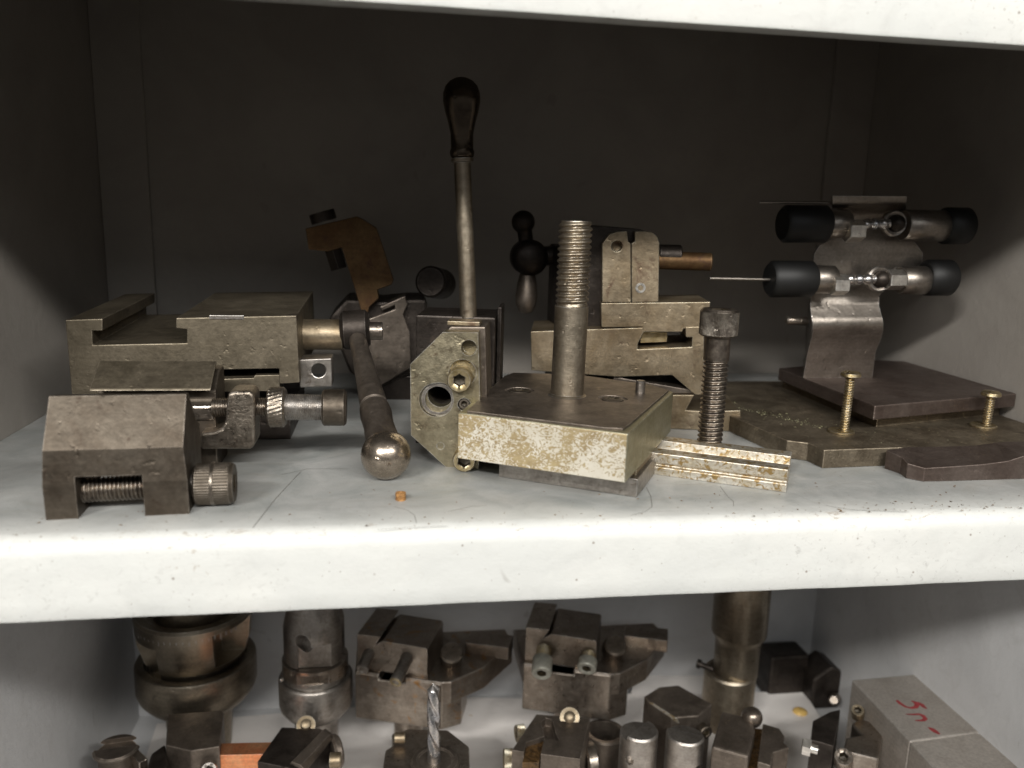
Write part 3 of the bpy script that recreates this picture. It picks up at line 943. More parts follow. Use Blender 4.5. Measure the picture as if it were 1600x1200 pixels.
pl_ = [(-54.1, 101.6), (-56.4, 147.9), (-51.2, 155.5), (-44.8, 157.7), (-37.4, 158.4), (-35.9, 150.0), (-33.9, 149.1), (-31.2, 102.3)]
pr_ = [(-30.7, 102.3), (-33.4, 149.1), (-30.9, 150.2), (-31.4, 158.1), (-25.0, 158.7), (-17.4, 158.0), (-13.3, 154.6), (-11.5, 149.7), (-9.5, 103.6)]
ho = (-44.7, 146.3)
ph = make("clamp_half", prism(If, pl_, 1.5, 20), "gold", t, 0.7, cuts=[cyl(If((ho[0], -8, ho[1])), If((ho[0], 12, ho[1])), 4.2, 28, 0)])
pr2 = make("clamp_half", prism(If, pr_, 1.5, 20), "gold", t, 0.7)
om = (-24.3, 114.3)
make("stamped_mark", rings(If((om[0], 1.4, om[1])), If((om[0], -1, om[1])), [(0, 2.2), (0.5, 2.2), (0.5, 4.0), (0, 4.0)], 28, None, False, up=None), "bright", pr2, smooth=30)
make("rear_body", prism(If, [(-71.0, 76.4), (-70.9, 156.6), (-64.4, 161.8), (-25.6, 159.9), (-14.1, 156.2), (-10.6, 100.4), (-53.5, 98.9), (-52.4, 77.1)], 21, 70), "dark", t, 1.5)
rz = (10.5, 136.9)
make("clamp_rod", cyl(If((-11.7, 12, rz[1] - 1)), If((31.7, 12, rz[1] - 1)), 7.2, 36, 1), "rustbrass", t, smooth=40)
make("rod_collar", cyl(If((-10.5, 14, rz[1] + 3)), If((7.7, 14, rz[1] + 3)), 8.6, 36, 1), "dark", t, smooth=40)
k0, k1, k2 = Vector((119.8, 290.0, 132.5)), Vector((113.8, 290.0, 164.1)), Vector((117.9, 285.0, 95.0))
ch = make("crank_handle", rings(k0 + (k0 - k1) * 0.05, k1, [(0, 7)] + [((k1 - k0).length * 0.5, 6.5)] + [((k1 - k0).length + 10 * math.sin(q), 10.2 * math.cos(q)) for q in [math.radians(-50 + 139 * k / 12) for k in range(13)]], 32), "dark", t, smooth=50)
make("hub", cyl(k0 + Vector((0, -14, 0)), k0 + Vector((0, 14, 0)), 15.5, 40, 5), "dark", ch, smooth=50)
Lk = (k2 - k0).length
make("grip", rings(k0, k2, [(6, 6), (Lk * .3, 6.2), (Lk * .6, 8.6), (Lk * .9, 9.6), (Lk * 1.1, 8.8), (Lk * 1.25, 6.0), (Lk * 1.3, 1.0)], 36), "topdark", ch, smooth=50)
make("crank_shaft", cyl(k0, (164.8, 290.0, 136.8), 8.5, 32, 1), "dark", t, smooth=40)
make("bearing_block", box(W, k0.x + 20, k0.x + 75, 258, 300, 0, k0.z + 12), "dark", t, 2)

# ------------------------------------------------------------------ 11 double spindle bracket
t = thing("spindle_bracket", "satin bent-sheet bracket carrying two spindles with black knobs, on the plum-brown plate", "bracket", (400, 235, 35.2))
def JP(pts): return pts
sheet = [(359.1, 236.0, 46.1), (423.2, 236.0, 46.2), (422.2, 229.0, 81.4), (358.1, 229.0, 80.9), (356.2, 230.0, 87.3), (420.8, 230.0, 87.9), (424.2, 241.0, 105.7), (360.1, 241.0, 104.9)]
def ribbon(rows_, th, bm=None):
    bm = bm or bmesh.new()
    f = [[bm.verts.new(Vector(p)) for p in r] for r in rows_]
    b = [[bm.verts.new(Vector(p) + Vector((0, th, 0))) for p in r] for r in rows_]
    n = len(rows_); k = len(rows_[0])
    for i in range(n - 1):
        for j in range(k - 1):
            bm.faces.new((f[i][j], f[i][j + 1], f[i + 1][j + 1], f[i + 1][j]))
            bm.faces.new((b[i][j], b[i + 1][j], b[i + 1][j + 1], b[i][j + 1]))
        bm.faces.new((f[i][0], f[i + 1][0], b[i + 1][0], b[i][0]))
        bm.faces.new((f[i][-1], b[i][-1], b[i + 1][-1], f[i + 1][-1]))
    for j in range(k - 1):
        bm.faces.new((f[0][j], b[0][j], b[0][j + 1], f[0][j + 1]))
        bm.faces.new((f[-1][j], f[-1][j + 1], b[-1][j + 1], b[-1][j]))
    return bm
rows_ = [
    [(359.5, 239.0, 35.1), (425.3, 239.0, 35.1)], [(359.5, 236.0, 58.6), (423.4, 236.0, 58.8)],
    [(359.0, 231.0, 71.7), (424.1, 231.0, 72.1)], [(356.7, 226.0, 79.1), (421.7, 226.0, 80.1)], [(354.9, 224.0, 85.4), (419.6, 224.0, 86.5)],
    [(354.7, 227.0, 91.0), (419.6, 227.0, 91.6)], [(355.9, 233.0, 99.1), (419.3, 233.0, 99.8)], [(357.2, 236.0, 107.5), (420.7, 236.0, 108.4)],
    [(356.8, 236.0, 121.7), (434.5, 236.0, 123.0)], [(356.4, 236.0, 135.8), (456.9, 236.0, 136.6)], [(356.2, 236.0, 142.8), (456.9, 236.0, 145.4)],
    [(360.1, 236.0, 149.9), (451.1, 236.0, 151.9)], [(371.7, 237.0, 155.5), (445.6, 237.0, 157.2)], [(371.9, 238.0, 173.6), (440.8, 238.0, 175.4)], [(366.7, 232.0, 179.3), (433.0, 232.0, 181.1)], [(360.7, 222.0, 182.2), (426.5, 222.0, 184.1)], [(358.1, 218.0, 185.6), (423.4, 218.0, 187.6)], [(356.9, 217.0, 190.7), (422.7, 217.0, 192.2)]]
make("sheet_bracket", ribbon(rows_, 2.0), "sheet", t, 0, smooth=60)
def spindle(cy_, xs_, za_, zb_, yy):
    pass
# (kind, x0px, x1px, radius) measured in the plane of the spindle, listed per spindle
for spin in (
    [('black_knob', (318.0, 222.0, 167.1), (357.2, 222.0, 168.1), 15.2), ('barrel', (356.1, 222.0, 168.1), (375.4, 222.0, 168.6), 11.8), ('hex_nut', (370.3, 214.0, 162.9), (383.9, 214.0, 163.2), 8.0), ('barrel', (425.1, 222.0, 168.8), (462.7, 222.0, 169.2), 13.0), ('black_knob', (461.5, 222.0, 169.2), (485.3, 222.0, 169.8), 15.4)],
    [('black_knob', (311.2, 222.0, 122.1), (349.7, 222.0, 122.7), 15.2), ('barrel', (348.6, 222.0, 122.7), (368.2, 222.0, 122.5), 11.8), ('hex_nut', (362.4, 214.0, 118.8), (374.9, 214.0, 119.0), 7.6), ('hex_nut', (411.3, 214.0, 123.8), (425.8, 214.0, 124.1), 7.4), ('barrel', (428.9, 222.0, 122.9), (452.7, 222.0, 123.3), 12.0), ('black_knob', (451.2, 222.0, 125.5), (476.4, 222.0, 125.9), 15.4)]):
    for nm, p0, p1, r in spin:
        if nm == "hex_nut":
            make(nm, rings(p0, p1, [(0, hexr(r * .94)), (0.6, hexr(r)), ((Vector(p1) - Vector(p0)).length - .6, hexr(r)), ((Vector(p1) - Vector(p0)).length, hexr(r * .94))], 48), "bright", t, smooth=25)
        else:
            make(nm, cyl(p0, p1, r, 48, 2.6 if nm == "black_knob" else 1.0), "rubber" if nm == "black_knob" else "sheet", t, smooth=45)
for a_, b_, e_ in (((384.4, 216.0, 168.4), (415.2, 216.0, 170.2), 0), ((375.6, 216.0, 123.1), (407.3, 216.0, 124.1), 0)):
    a_, b_ = Vector(a_), Vector(b_)
    Ls = (b_ - a_).length
    prof = []
    for k in range(49):
        u = k / 48
        prof.append((Ls * u, 1.9 + 2.6 * abs(math.sin(u * math.pi * 4)) ** 0.7))
    make("beaded_pin", rings(a_, b_, prof, 28), "drill", t, smooth=60)
    make("eye_ring", rings(b_ + Vector((-1, 4, 0)), b_ + Vector((-1, -4, 0)), [(0, 6.6), (0, 10.6), (4, 10.8), (5, 9.6), (4.4, 7.2), (0, 6.6)], 36, None, False), "sheet", t, smooth=50)
    make("pin_ball", rings(b_ + Vector((0, 8, 0)), b_ + Vector((0, -8, 0)), [(8 - 8 * math.cos(q), max(0.05, 7.2 * math.sin(q))) for q in [math.pi * k / 16 for k in range(17)]], 32), "dark", t, smooth=60)
make("thin_rod", cyl((297.3, 224.0, 183.9), (360.9, 224.0, 185.3), 1.2, 16, 0.3), "sheet", t, smooth=40)
make("thin_rod", cyl((258.9, 222.0, 121.8), (312.4, 222.0, 121.6), 1.3, 16, 0.3), "sheet", t, smooth=40)
make("stop_pin", cyl((341.7, 246.0, 84.6), (362.0, 246.0, 84.2), 3.8, 24, 1), "holder", t, smooth=40)

# ------------------------------------------------------------------ grit and scratches on the shelf
bm = bmesh.new()
for k in range(230):
    px = random.uniform(-200, 420)
    py = abs(random.gauss(0, 38)) + 3
    if random.random() < 0.35:
        px, py = random.gauss(330, 60), random.uniform(3, 22)
    s_ = random.choice((0.25, 0.3, 0.35, 0.5, 0.75))
    f = Fr((px, py, 0.15), random.uniform(0, 360))
    v = [bm.verts.new(f(q)) for q in ((-s_ * 1.6, -s_ * .6, 0), (s_, -s_ * .5, 0), (s_ * .8, s_ * .6, 0), (-s_ * .7, s_ * .7, 0), (0, 0, s_ * .5))]
    for q in ((0, 1, 4), (1, 2, 4), (2, 3, 4), (3, 0, 4), (0, 3, 2, 1)):
        bm.faces.new([v[i] for i in q])
o = make("grit", bm, "gunk", None, at=(100, 40, 0))
o["kind"] = "stuff"
o["label"] = "dark rusty grit scattered along the front of the shelf"
o["category"] = "grit"
shelf_o = bpy.data.objects["shelf"]
for pts_ in ([(-73.0, 7.8, 0.0), (-67.3, 52.8, 0.0), (-57.9, 105.0, 0.0)], [(-69.4, 98.9, 0.0), (-54.4, 110.2, 0.0), (-27.3, 108.6, 0.0)], [(1.8, 34.9, 0.0), (9.4, 29.1, 0.0), (13.5, 19.6, 0.0), (14.2, 7.8, 0.0)], [(210.8, 57.9, 0.0), (207.8, 38.5, 0.0), (207.6, 29.2, 0.0), (203.9, 20.5, 0.0)], [(161.7, 58.6, 0.0), (159.2, 41.8, 0.0), (154.3, 24.0, 0.0), (147.4, 16.0, 0.0), (136.9, 10.5, 0.0)], [(-6.9, 0.0, 0.0), (10.3, 2.4, 0.0), (31.2, 2.7, 0.0)], [(32.7, 24.3, 0.0), (46.3, 31.7, 0.0), (55.9, 33.2, 0.0)], [(262.2, 18.6, 0.0), (274.0, 10.0, 0.0), (307.9, 4.3, 0.0)]):
    P_ = [Vector(q) for q in pts_]
    bm = bmesh.new()
    for i in range(len(P_) - 1):
        a, b = P_[i], P_[i + 1]
        d = (b - a).normalized()
        w = Vector((-d.y, d.x, 0)) * 0.16
        z = Vector((0, 0, 0.22))
        a = a - d * 0.12
        bm.faces.new([bm.verts.new(q + z) for q in (a - w, b - w, b + w, a + w)])
    make("scratch", bm, "scratch", shelf_o)

# ------------------------------------------------------------------ small crumb on the shelf
p = (6.0, 44.4, 0.0)
o = make("rusty_bushing", rings((p[0], p[1] + 2, 0), (p[0], p[1] + 2, 5), [(0, 2.6), (0, 3.1), (1.6, 3.1), (1.8, 2.6), (2.4, 2.6), (2.6, 3.2), (4.6, 3.1), (4.8, 1.6), (3.4, 1.4)], 20), "crumb", None, smooth=35, at=(p[0], p[1], 0))
o["label"] = "tiny rust-orange bushing lying alone on the pale shelf in front of the ball-ended crank"
o["category"] = "bushing"

# ================================================================== lower bay
ZB = -350.0
ZU = -386.6
# white board that the holders stand in
t = thing("white_board", "stained white board lying on the lower shelf under the tool holders", "board", (100, 250, ZU))
bp = [(-249.5, 411.9), (94.4, 425.5), (157.4, 416.5), (282.1, 414.0), (431.6, 401.4), (487.0, 397.0), (480.4, 341.9), (430, 60), (-225, 60)]
make("sheet", plan(bp, ZU + 0.4, -378, W), "board", t, 0.6)
t2 = thing("paper_sheet", "curled white sheet showing between the second clamp-type holder and the round shaft", "paper", (339.3, 442.8, -380.0))
bm = bmesh.new()
g = []
q = [Vector(v) for v in [(277.1, 410.4, -377.0), (373.0, 400.5, -377.0), (387.3, 444.5, -377.0), (304.0, 460.0, -377.0)]]
NXp = 12
for i in range(NXp + 1):
    r_ = []
    for j in range(NXp + 1):
        u, v = i / NXp, j / NXp
        pp = (q[0] * (1 - u) + q[1] * u) * (1 - v) + (q[3] * (1 - u) + q[2] * u) * v
        pp.z = -377 + 9 * (1 - u) ** 2 * 1.0 * v
        r_.append(pp)
    g.append(r_)
f_ = [[bm.verts.new(p_) for p_ in r_] for r_ in g]
b_ = [[bm.verts.new(p_ - Vector((0, 0, 0.3))) for p_ in r_] for r_ in g]
for i in range(NXp):
    for j in range(NXp):
        bm.faces.new((f_[i][j], f_[i + 1][j], f_[i + 1][j + 1], f_[i][j + 1]))
        bm.faces.new((b_[i][j], b_[i][j + 1], b_[i + 1][j + 1], b_[i + 1][j]))
make("leaf", bm, "board", t2, smooth=60)

# wax drop / yellow crumb
p = (460.8, 356.1, -378.0)
o = make("yellow_crumb", rings((p[0], p[1], -378), (p[0], p[1], -370), [(0, 6.5), (1.5, 8.2), (3, 7.5), (4.4, 5), (5, 1)], 24), "wax", None, smooth=60, at=(p[0], p[1], -378))
o["label"] = "round yellow crumb lying on the white board between the shaft and the marked aluminium block"
o["category"] = "crumb"

# ---- big graduated ring holder
RX, RZt = -194.7, -276.0
RR = 58.0
RC = (RX, 312 + RR)
t = thing("graduated_ring_holder", "large olive-brown graduated ring holder, widest of the round holders on the lower shelf", "tool holder", (RC[0], RC[1], ZU), "round holders on the lower shelf")
zb_ = -319.0
def ringp(pts): return [(z - ZU, r) for z, r in pts]
make("base_ring", rings((RC[0], RC[1], ZU), (RC[0], RC[1], 0), ringp([(ZU + 8, 30), (zb_ - 4, 34), (zb_, RR - 8), (zb_ + 8, RR - 2), (zb_ + 14, RR), (RZt - 3, RR), (RZt - 1.2, RR - 0.8), (RZt, RR - 2.8), (RZt, RR - 9), (RZt - 6, RR - 11), (RZt - 6, 20)]), 96), "ringolive", t, smooth=35)
gz0, gz1 = RZt - 6, -222.6
up_ = make("graduated_collar", rings((RC[0], RC[1], ZU), (RC[0], RC[1], 0), ringp([(gz0, RR - 14), (gz0 + 8, RR - 13), (gz0 + 10, RR - 10), (gz0 + 30, RR - 4), (gz1 - 3, RR - 2), (gz1, RR - 4), (gz1, RR - 12), (gz1 - 5, RR - 14), (gz1 - 5, 12)]), 96), "ringolive", t, smooth=35,
     cuts=[box(Fr((RC[0], RC[1], 0), 0), -62, -24, -70, -22, gz0 + 1, gz1 - 20), box(Fr((RC[0], RC[1], 0), 0), 27, 62, -70, -8, gz0 + 14, gz1 - 8)])
bm = bmesh.new()
for k in range(19):
    a = math.radians(-90 - 52 + k * 6)
    rr = RR - 3.0
    f = Fr((RC[0] + rr * math.cos(a), RC[1] + rr * math.sin(a), 0), math.degrees(a) + 90)
    box(f, -0.45, 0.45, -0.5, 1.5, gz1 - 14 + (2 if k % 5 else 0), gz1 - 8, bm)
make("graduation_marks", bm, "alu", up_)
make("top_boss", rings((RC[0], RC[1], ZU), (RC[0], RC[1], 0), ringp([(gz1 - 5, 38), (gz1 + 18, 37), (gz1 + 20, 30), (gz1 + 20, 10)]), 72), "ringolive", t, smooth=35)

# ---- smaller round holder with flats
QX, QZ = -74.1, -283.7
QR = 36.0
QC = (QX, 300 + QR)
t = thing("flatted_round_holder", "medium round steel holder with milled flats and a dark slot, beside the big graduated ring", "tool holder", (QC[0], QC[1], ZU), "round holders on the lower shelf")
qb = -323.1
Qf = Fr((QC[0], QC[1], 0), 0)
make("base_ring", rings((QC[0], QC[1], ZU), (QC[0], QC[1], 0), ringp([(ZU + 8, 20), (qb - 3, 22), (qb, QR - 6), (qb + 7, QR - 1), (qb + 11, QR), (QZ - 2.5, QR), (QZ - 1, QR - .8), (QZ, QR - 2.2), (QZ, QR - 5), (QZ + 5, QR - 6), (QZ + 5, 12)]), 80), "steel", t, smooth=35)
qz = QZ + 5
make("flatted_collar", rings((QC[0], QC[1], ZU), (QC[0], QC[1], 0), ringp([(qz, QR - 4), (qz + 14, QR - 4), (qz + 15, QR - 6), (qz + 15, 10)]), 80), "holder", t, smooth=35, cuts=[box(Qf, -15, 15, -60, -QR + 8, qz - 1, qz + 11)])
qt = qz + 16
make("slotted_head", rings((QC[0], QC[1], ZU), (QC[0], QC[1], 0), ringp([(qt, QR - 6), (qt + 34, QR - 6), (qt + 60, QR - 12), (qt + 60, 6)]), 80), "steel", t, smooth=35,
     cuts=[box(Qf, -14, 17, -60, -QR + 12, qt - 1, qt + 24), cyl(Qf((-16, -QR - 4, qt + 36)), Qf((-3, -QR + 16, qt + 22)), 7.5, 32, 0), box(Fr((QC[0], QC[1], 0), 40), 12, 50, -60, -10, qt - 1, qt + 70)])
make("oil_plug", cyl(Qf((-QR * .8, -QR * .62, qz + 4)), Qf((-QR * .86, -QR * .68, qz + 4)), 1.8, 16, .3), "bright", t, smooth=40)


# ---- clamp-type turning holders (two alike)
def clamp_holder(label, dx, dy, dz, mat, screws):
    hz = -278.3 + dz
    pts = [(-35.0, 327.9), (48.7, 298.9), (58.0, 299.1), (93.3, 322.1), (128.5, 366.7)]
    pts = [(x + dx, y + dy) for x, y in pts]
    back = max(p[1] for p in pts) + 6
    pts += [(pts[-1][0] - 4, back + 24), (pts[0][0], back + 24)]
    t = thing("clamp_tool_holder", label, "tool holder", ((pts[0][0] + pts[1][0]) / 2, pts[1][1] + 30, ZU), "angular clamp holders hung on the lower shelf")
    x0, x1, y0 = pts[0][0], pts[1][0], pts[1][1]
    ang = math.degrees(math.atan2(pts[1][1] - pts[0][1], pts[1][0] - pts[0][0]))
    Hf = Fr((pts[0][0], pts[0][1], 0), ang)
    wd = (Vector(pts[1]) - Vector(pts[0])).length
    make("flange", plan(pts, hz - 24, hz, W), mat, t, 1.2, 2, cuts=[box(Hf, wd * .28, wd * .58, -5, 14, hz - 6, hz + 5)])
    lo = [(-0.3, -0.5), (wd, -0.5), (wd + 17, 13), (wd + 14, 50), (-0.3, 50)]
    make("shank_block", plan(lo, hz - 52, hz - 1.6, Hf), mat, t, 1.5, cuts=[box(Hf, wd * .28, wd * .58, -5, 14, hz - 6, hz + 5)])
    make("shank", cyl(Hf((wd * .5, 34, ZU + 0.4)), Hf((wd * .5, 34, hz - 52)), 15, 40, 1), "holder", t, smooth=40)
    jaw = [(0, hz), (0, hz + 40), (wd * .24, hz + 41), (wd * .24, hz + 41), (wd * .20, hz + 30), (wd * .28, hz + 33), (wd * .80, hz + 31), (wd * .82, hz + 1), (wd * .82, hz)]
    jaw = [(0, hz), (0, hz + 37), (wd * .28, hz + 37.5), (wd * .22, hz + 28), (wd * .30, hz + 33), (wd * .80, hz + 31.5), (wd * .82, hz + 30), (wd * .82, hz - .5), (wd * .3, hz - .5)]
    jw = make("clamp_jaw", prism(Hf, jaw, 5, 62), mat, t, 0.8)
    make("nozzle", cyl(Hf((wd * .98, 40, hz + 2)), Hf((wd * 1.02, 30, hz + 16)), 11.5, 32, 1.5), "holder", t, smooth=40)
    make("rear_ledge", box(Hf, wd * 1.1, wd * 1.62, 58, 84, hz - 2, hz + 12), mat, t, 0.8)
    for (u, w, r, ln, dxs, kind) in screws:
        p0 = Hf((wd * u - dxs * .2, 8, hz + w + 3))
        p1 = Hf((wd * u + dxs, 5 - ln, hz + w - ln * .35))
        L_ = (p1 - p0).length
        if kind == "cap":
            s = make("clamp_screw", thread(p0, p0 + (p1 - p0) * .45, r * .75, 1.6, .8, 28), "brass", jw, smooth=50)
            make("screw_head", cap_head(p0 + (p1 - p0) * .42, p1, r, r * .45, 0, 60), "zinc", s, smooth=35)
        else:
            s = make("clamp_screw", rings(p0, p1, [(0, r)] + [(L_ * k / 12, r - (0.5 if k % 2 else 0)) for k in range(1, 11)] + [(L_ - .6, r), (L_, r * .8)], 36), "steel", jw, smooth=35)
            make("socket_end", cap_head(p1 - (p1 - p0).normalized() * 2.2, p1 + (p1 - p0).normalized() * 0.6, r * 0.97, r * .5, 0, 48), "brass" if kind == "grubb" else "steel", s, smooth=35)
    return t


clamp_holder("angular clamp holder with two grub screws and an orange rust stain, left of its pair", 0, 0, 0, "holderrust",
             [(0.14, 15, 6.2, 16, -1, "grub"), (0.58, 16, 6.2, 26, -2.5, "grubb")])
clamp_holder("angular clamp holder with two bright-faced cap screws, right of its pair", 168.5, -4, 1.0, "holder",
             [(0.22, 12, 10.0, 26, 2, "cap"), (0.74, 12, 9.4, 14, -1, "cap")])

# ---- upright shaft
SX, SY = 368.2, 348.0
su = 29.4
sl = 27.9
z1 = -276.5
z2 = -314.3
t = thing("stepped_shaft", "tall upright stepped round shaft reaching up behind the shelf edge", "shaft", (SX, SY, ZU))
make("upper_shaft", rings((SX + 6, SY, z2 - 2), (SX + 6, SY, -2), [(0, su * .80), (z1 - z2 - 2, su * .82), (z1 - z2 + 4, su * .84), (z1 - z2 + 9, su * .97), (z1 - z2 + 12, su), (-48 - z2 + 2, su), (-30 - z2, su * .95)], 64), "stud", t, smooth=35)
make("collar", rings((SX, SY, ZU + 0.4), (SX, SY, 0), ringp([(ZU + .4, sl), (z2 - 2, sl), (z2, sl - 1.6), (z2, sl - 5), (z2 - 3, sl - 6), (z2 - 3, 2)]), 64), "stud", t, smooth=35)
b0 = (329.3, 350.0, -304.2)
o = make("small_bolt", rings(b0, (349.0, 340.0, -308.6), [(0, 3), (0.8, 5), (5, 5), (5.1, 3), (18, 3)], 24), "dark", t, smooth=35)


# ---- near row of small holders
def near(name, label, cat, pos, group="small tool holders in the front row of the lower shelf"):
    return thing(name, label, cat, (pos[0], pos[1], ZU), group)


def px_plan(pts, z1, z0, mat, name, parent, bevel=0.8, cuts=()):
    return make(name, plan(pts, z0, z1, W), mat, parent, bevel, 2, cuts=cuts)


# slotted round plug at far left
c = (-239.0, 256.8, -300.0)
t = near("slotted_round_plug", "round slotted plug at the far left of the lower shelf", "plug", c)
make("plug_body", rings((c[0], c[1] + 3, ZU + .4), (c[0], c[1] + 3, 0), ringp([(ZU + .4, 15), (-304, 15.5), (-302, 19), (-300.5, 19), (-299, 17.5), (-299, 3)]), 48), "topdark", t, smooth=35, cuts=[box(Fr((c[0], c[1] + 3, 0), 8), -30, 30, -1.6, 12, -303, -290)])
make("side_tab", box(Fr((c[0] + 21, c[1] - 6, 0), 40), -4, 4, -9, 10, ZU + .4, -303), "holder", t, 1)

# dark topped block with copper bar
t = near("dark_top_holder", "holder with a smooth dark flat top, at the left end of the copper bar", "tool holder", (-174.6, 256.1, -300.0))
pts = [(-205.9, 300.0), (-158.6, 301.1), (-154.8, 296.7), (-149.2, 246.8), (-172.6, 243.2), (-195.9, 253.6)]
bo = px_plan(pts, -296, ZU + .4, "topdark", "body", t, 1.0)
fr_ = Fr((-149.5, 248.3, -297.0), 0)
make("side_block", plan([(-208.7, 254.2), (-200.3, 267.6), (-188.0, 231.5), (-206.6, 225.3)], ZU + .4, -303, W), "dark", t, 3, 3)
p0, p1 = (-159.8, 248.8, -318.2), (-156.6, 234.8, -310.6)
make("socket_screw", cap_head(p0, p1, 7.0, 3.4), "steel", t, smooth=35)

# copper bar
ca, cb = (-153.4, 257.7, -306.0), (-105.9, 254.4, -306.0)
dd = math.degrees(math.atan2(cb[1] - ca[1], cb[0] - ca[0]))
o = make("copper_bar", box(Fr(ca, dd), -4, 50, -9, 8, -15, 0), "copper", None, 0.6, at=(ca[0], ca[1], ca[2] - 15))
o["label"] = "orange copper bar bridging the gap between two dark tool holders"
o["category"] = "copper bar"

# dark faceted holder right of copper bar
t = near("faceted_tool_holder", "faceted dark holder with a side screw, right end of the copper bar", "tool holder", (-79.6, 245.9, -300.0))
pts = [(-114.4, 227.8), (-99.9, 275.1), (-64.8, 269.4), (-52.6, 258.6), (-71.8, 210.6)]
px_plan(pts, -300, ZU + .4, "dark", "body", t, 0.8)
make("ridge", hexa([(-86.8, 221.4, -300.0), (-71.7, 209.8, -300.0), (-50.1, 256.5, -300.0), (-60.2, 269.0, -300.0)] + [(-83.6, 213.5, -292.0), (-75.5, 207.7, -292.0), (-54.5, 247.3, -292.0), (-60.7, 255.4, -292.0)]), "topdark", t, 0.5)
make("side_lobe", cyl((-53.3, 249.8, -312.0), (-46.1, 252.7, -312.0), 15, 32, 2), "topdark", t, smooth=40)
make("side_screw", cap_head((-53.5, 229.7, -305.0), (-43.6, 229.4, -305.0), 6.5, 3), "gold", t, smooth=35)
make("oil_nipple", rings((-78.0, 274.7, -300.0), (-76.4, 261.6, -286.0), [(0, 8.5), (2, 8.5), (2.2, 5), (6, 4.8), (8, 4), (9, 2)], 32), "gold", t, smooth=35)

# drill in its chuck
dc = (37.3, 201.0, -290.0)
t = near("drill_chuck_holder", "lobed collet holder with a twist drill standing point up in it", "tool holder", dc)
pts = [(0.5, 249.1), (16.8, 255.0), (51.7, 249.3), (68.7, 223.4), (66.5, 194.2), (40.7, 165.4), (7.1, 176.7), (-7.1, 202.3), (-5.1, 226.0), (1.6, 232.4)]
px_plan(pts, -296, ZU + .4, "holder", "body", t, 1.6)
make("collet_ring", rings((dc[0], dc[1], -297), (dc[0], dc[1], 0), [(0, 21), (5, 21), (6.5, 19.5), (7.2, 15.5), (5.5, 14.5), (5.5, 4)], 64), "topdark", t, smooth=30)
make("lock_screw", cyl((2.7, 233.7, -290.0), (12.9, 232.7, -290.0), 4.6, 24, .8), "gold", t, smooth=40)
d0 = Vector((dc[0] - 1.0, dc[1], -292)); 
d1 = Vector((dc[0] - 2, dc[1], -218.2))
bm = bmesh.new()
Ld = (d1 - d0).length
rows = []
for k in range(81):
    u = k / 80
    row = []
    taper = 1.0 if u < .93 else max(0.05, 1 - (u - .93) / .07)
    for i in range(32):
        a = 2 * math.pi * i / 32
        ph = (a + u * Ld / 62 * 2 * math.pi)
        fl = max(0.0, math.cos(ph * 2)) ** 1.0 if u > .12 else 0
        r = (5.6 - 2.2 * fl) * taper
        row.append(bm.verts.new((d0.x + (d1.x - d0.x) * u + r * math.cos(a), d0.y + r * math.sin(a), d0.z + Ld * u)))
    rows.append(row)
for k in range(80):
    for i in range(32):
        bm.faces.new((rows[k][i], rows[k][(i + 1) % 32], rows[k + 1][(i + 1) % 32], rows[k + 1][i]))
bm.faces.new(rows[0][::-1]); bm.faces.new(rows[-1])
o = make("twist_drill", bm, "drill", None, smooth=50, at=(d0.x, d0.y, d0.z))
o["label"] = "shiny twist drill standing point up in the lobed collet holder"
o["category"] = "drill bit"

# notched holder with wet rust
t = near("notched_tool_holder", "dark holder with a notch full of wet brown rust, below the right clamp holder", "tool holder", (141.7, 219.2, -298.0))
pts = [(135.5, 258.2), (184.8, 247.0), (161.8, 190.2), (105.0, 208.5)]
nb_ = [(143.4, 251.3), (148.4, 248.8), (148.7, 238.0), (148.0, 228.5), (149.2, 217.3), (137.0, 220.4), (137.2, 234.4), (137.6, 246.0)]
px_plan(pts, -292, ZU + .4, "topdark", "body", t, 2.0, cuts=[plan(nb_, -300, -280, W), plan([(119.1, 217.8), (137.8, 224.9), (125.8, 190.8), (111.0, 192.4)], -312, -280, W)])
make("rust_deposit", plan([(120.5, 222.3), (138.1, 228.8), (126.9, 196.1), (112.5, 197.6)], -313, -297, W), "gunk", t, 0.8)
make("side_screw", cap_head((108.9, 223.3, -312.0), (99.7, 224.3, -312.0), 9, 4, .5), "gold", t, smooth=30)
make("side_screw", cap_head((123.8, 251.3, -306.0), (115.2, 250.3, -306.0), 8, 3.6, .5), "gold", t, smooth=30)
make("oil_nipple", rings((165.6, 249.0, -292.0), (162.1, 235.4, -280.0), [(0, 9), (4, 9), (4.4, 5.5), (7, 5.5), (9, 4), (10, 2)], 32), "gold", t, smooth=35)
make("round_side", cyl((177.9, 236.7, -330.0), (189.2, 237.3, -330.0), 17, 40, 2), "holder", t, smooth=40)

# black hole ring in the board
p = (211.7, 285.9, -340.0)
o = make("round_socket", rings((p[0], p[1], ZU + 9), (p[0], p[1], 0), [(0, 21), (42, 21), (43.5, 19.5), (43.5, 16), (20, 15), (20, 2)], 48), "topdark", None, smooth=35, at=(p[0], p[1], ZU))
o["label"] = "dark empty round socket standing between the notched holder and the flat-topped pins"
o["category"] = "socket"
o["group"] = "small tool holders in the front row of the lower shelf"

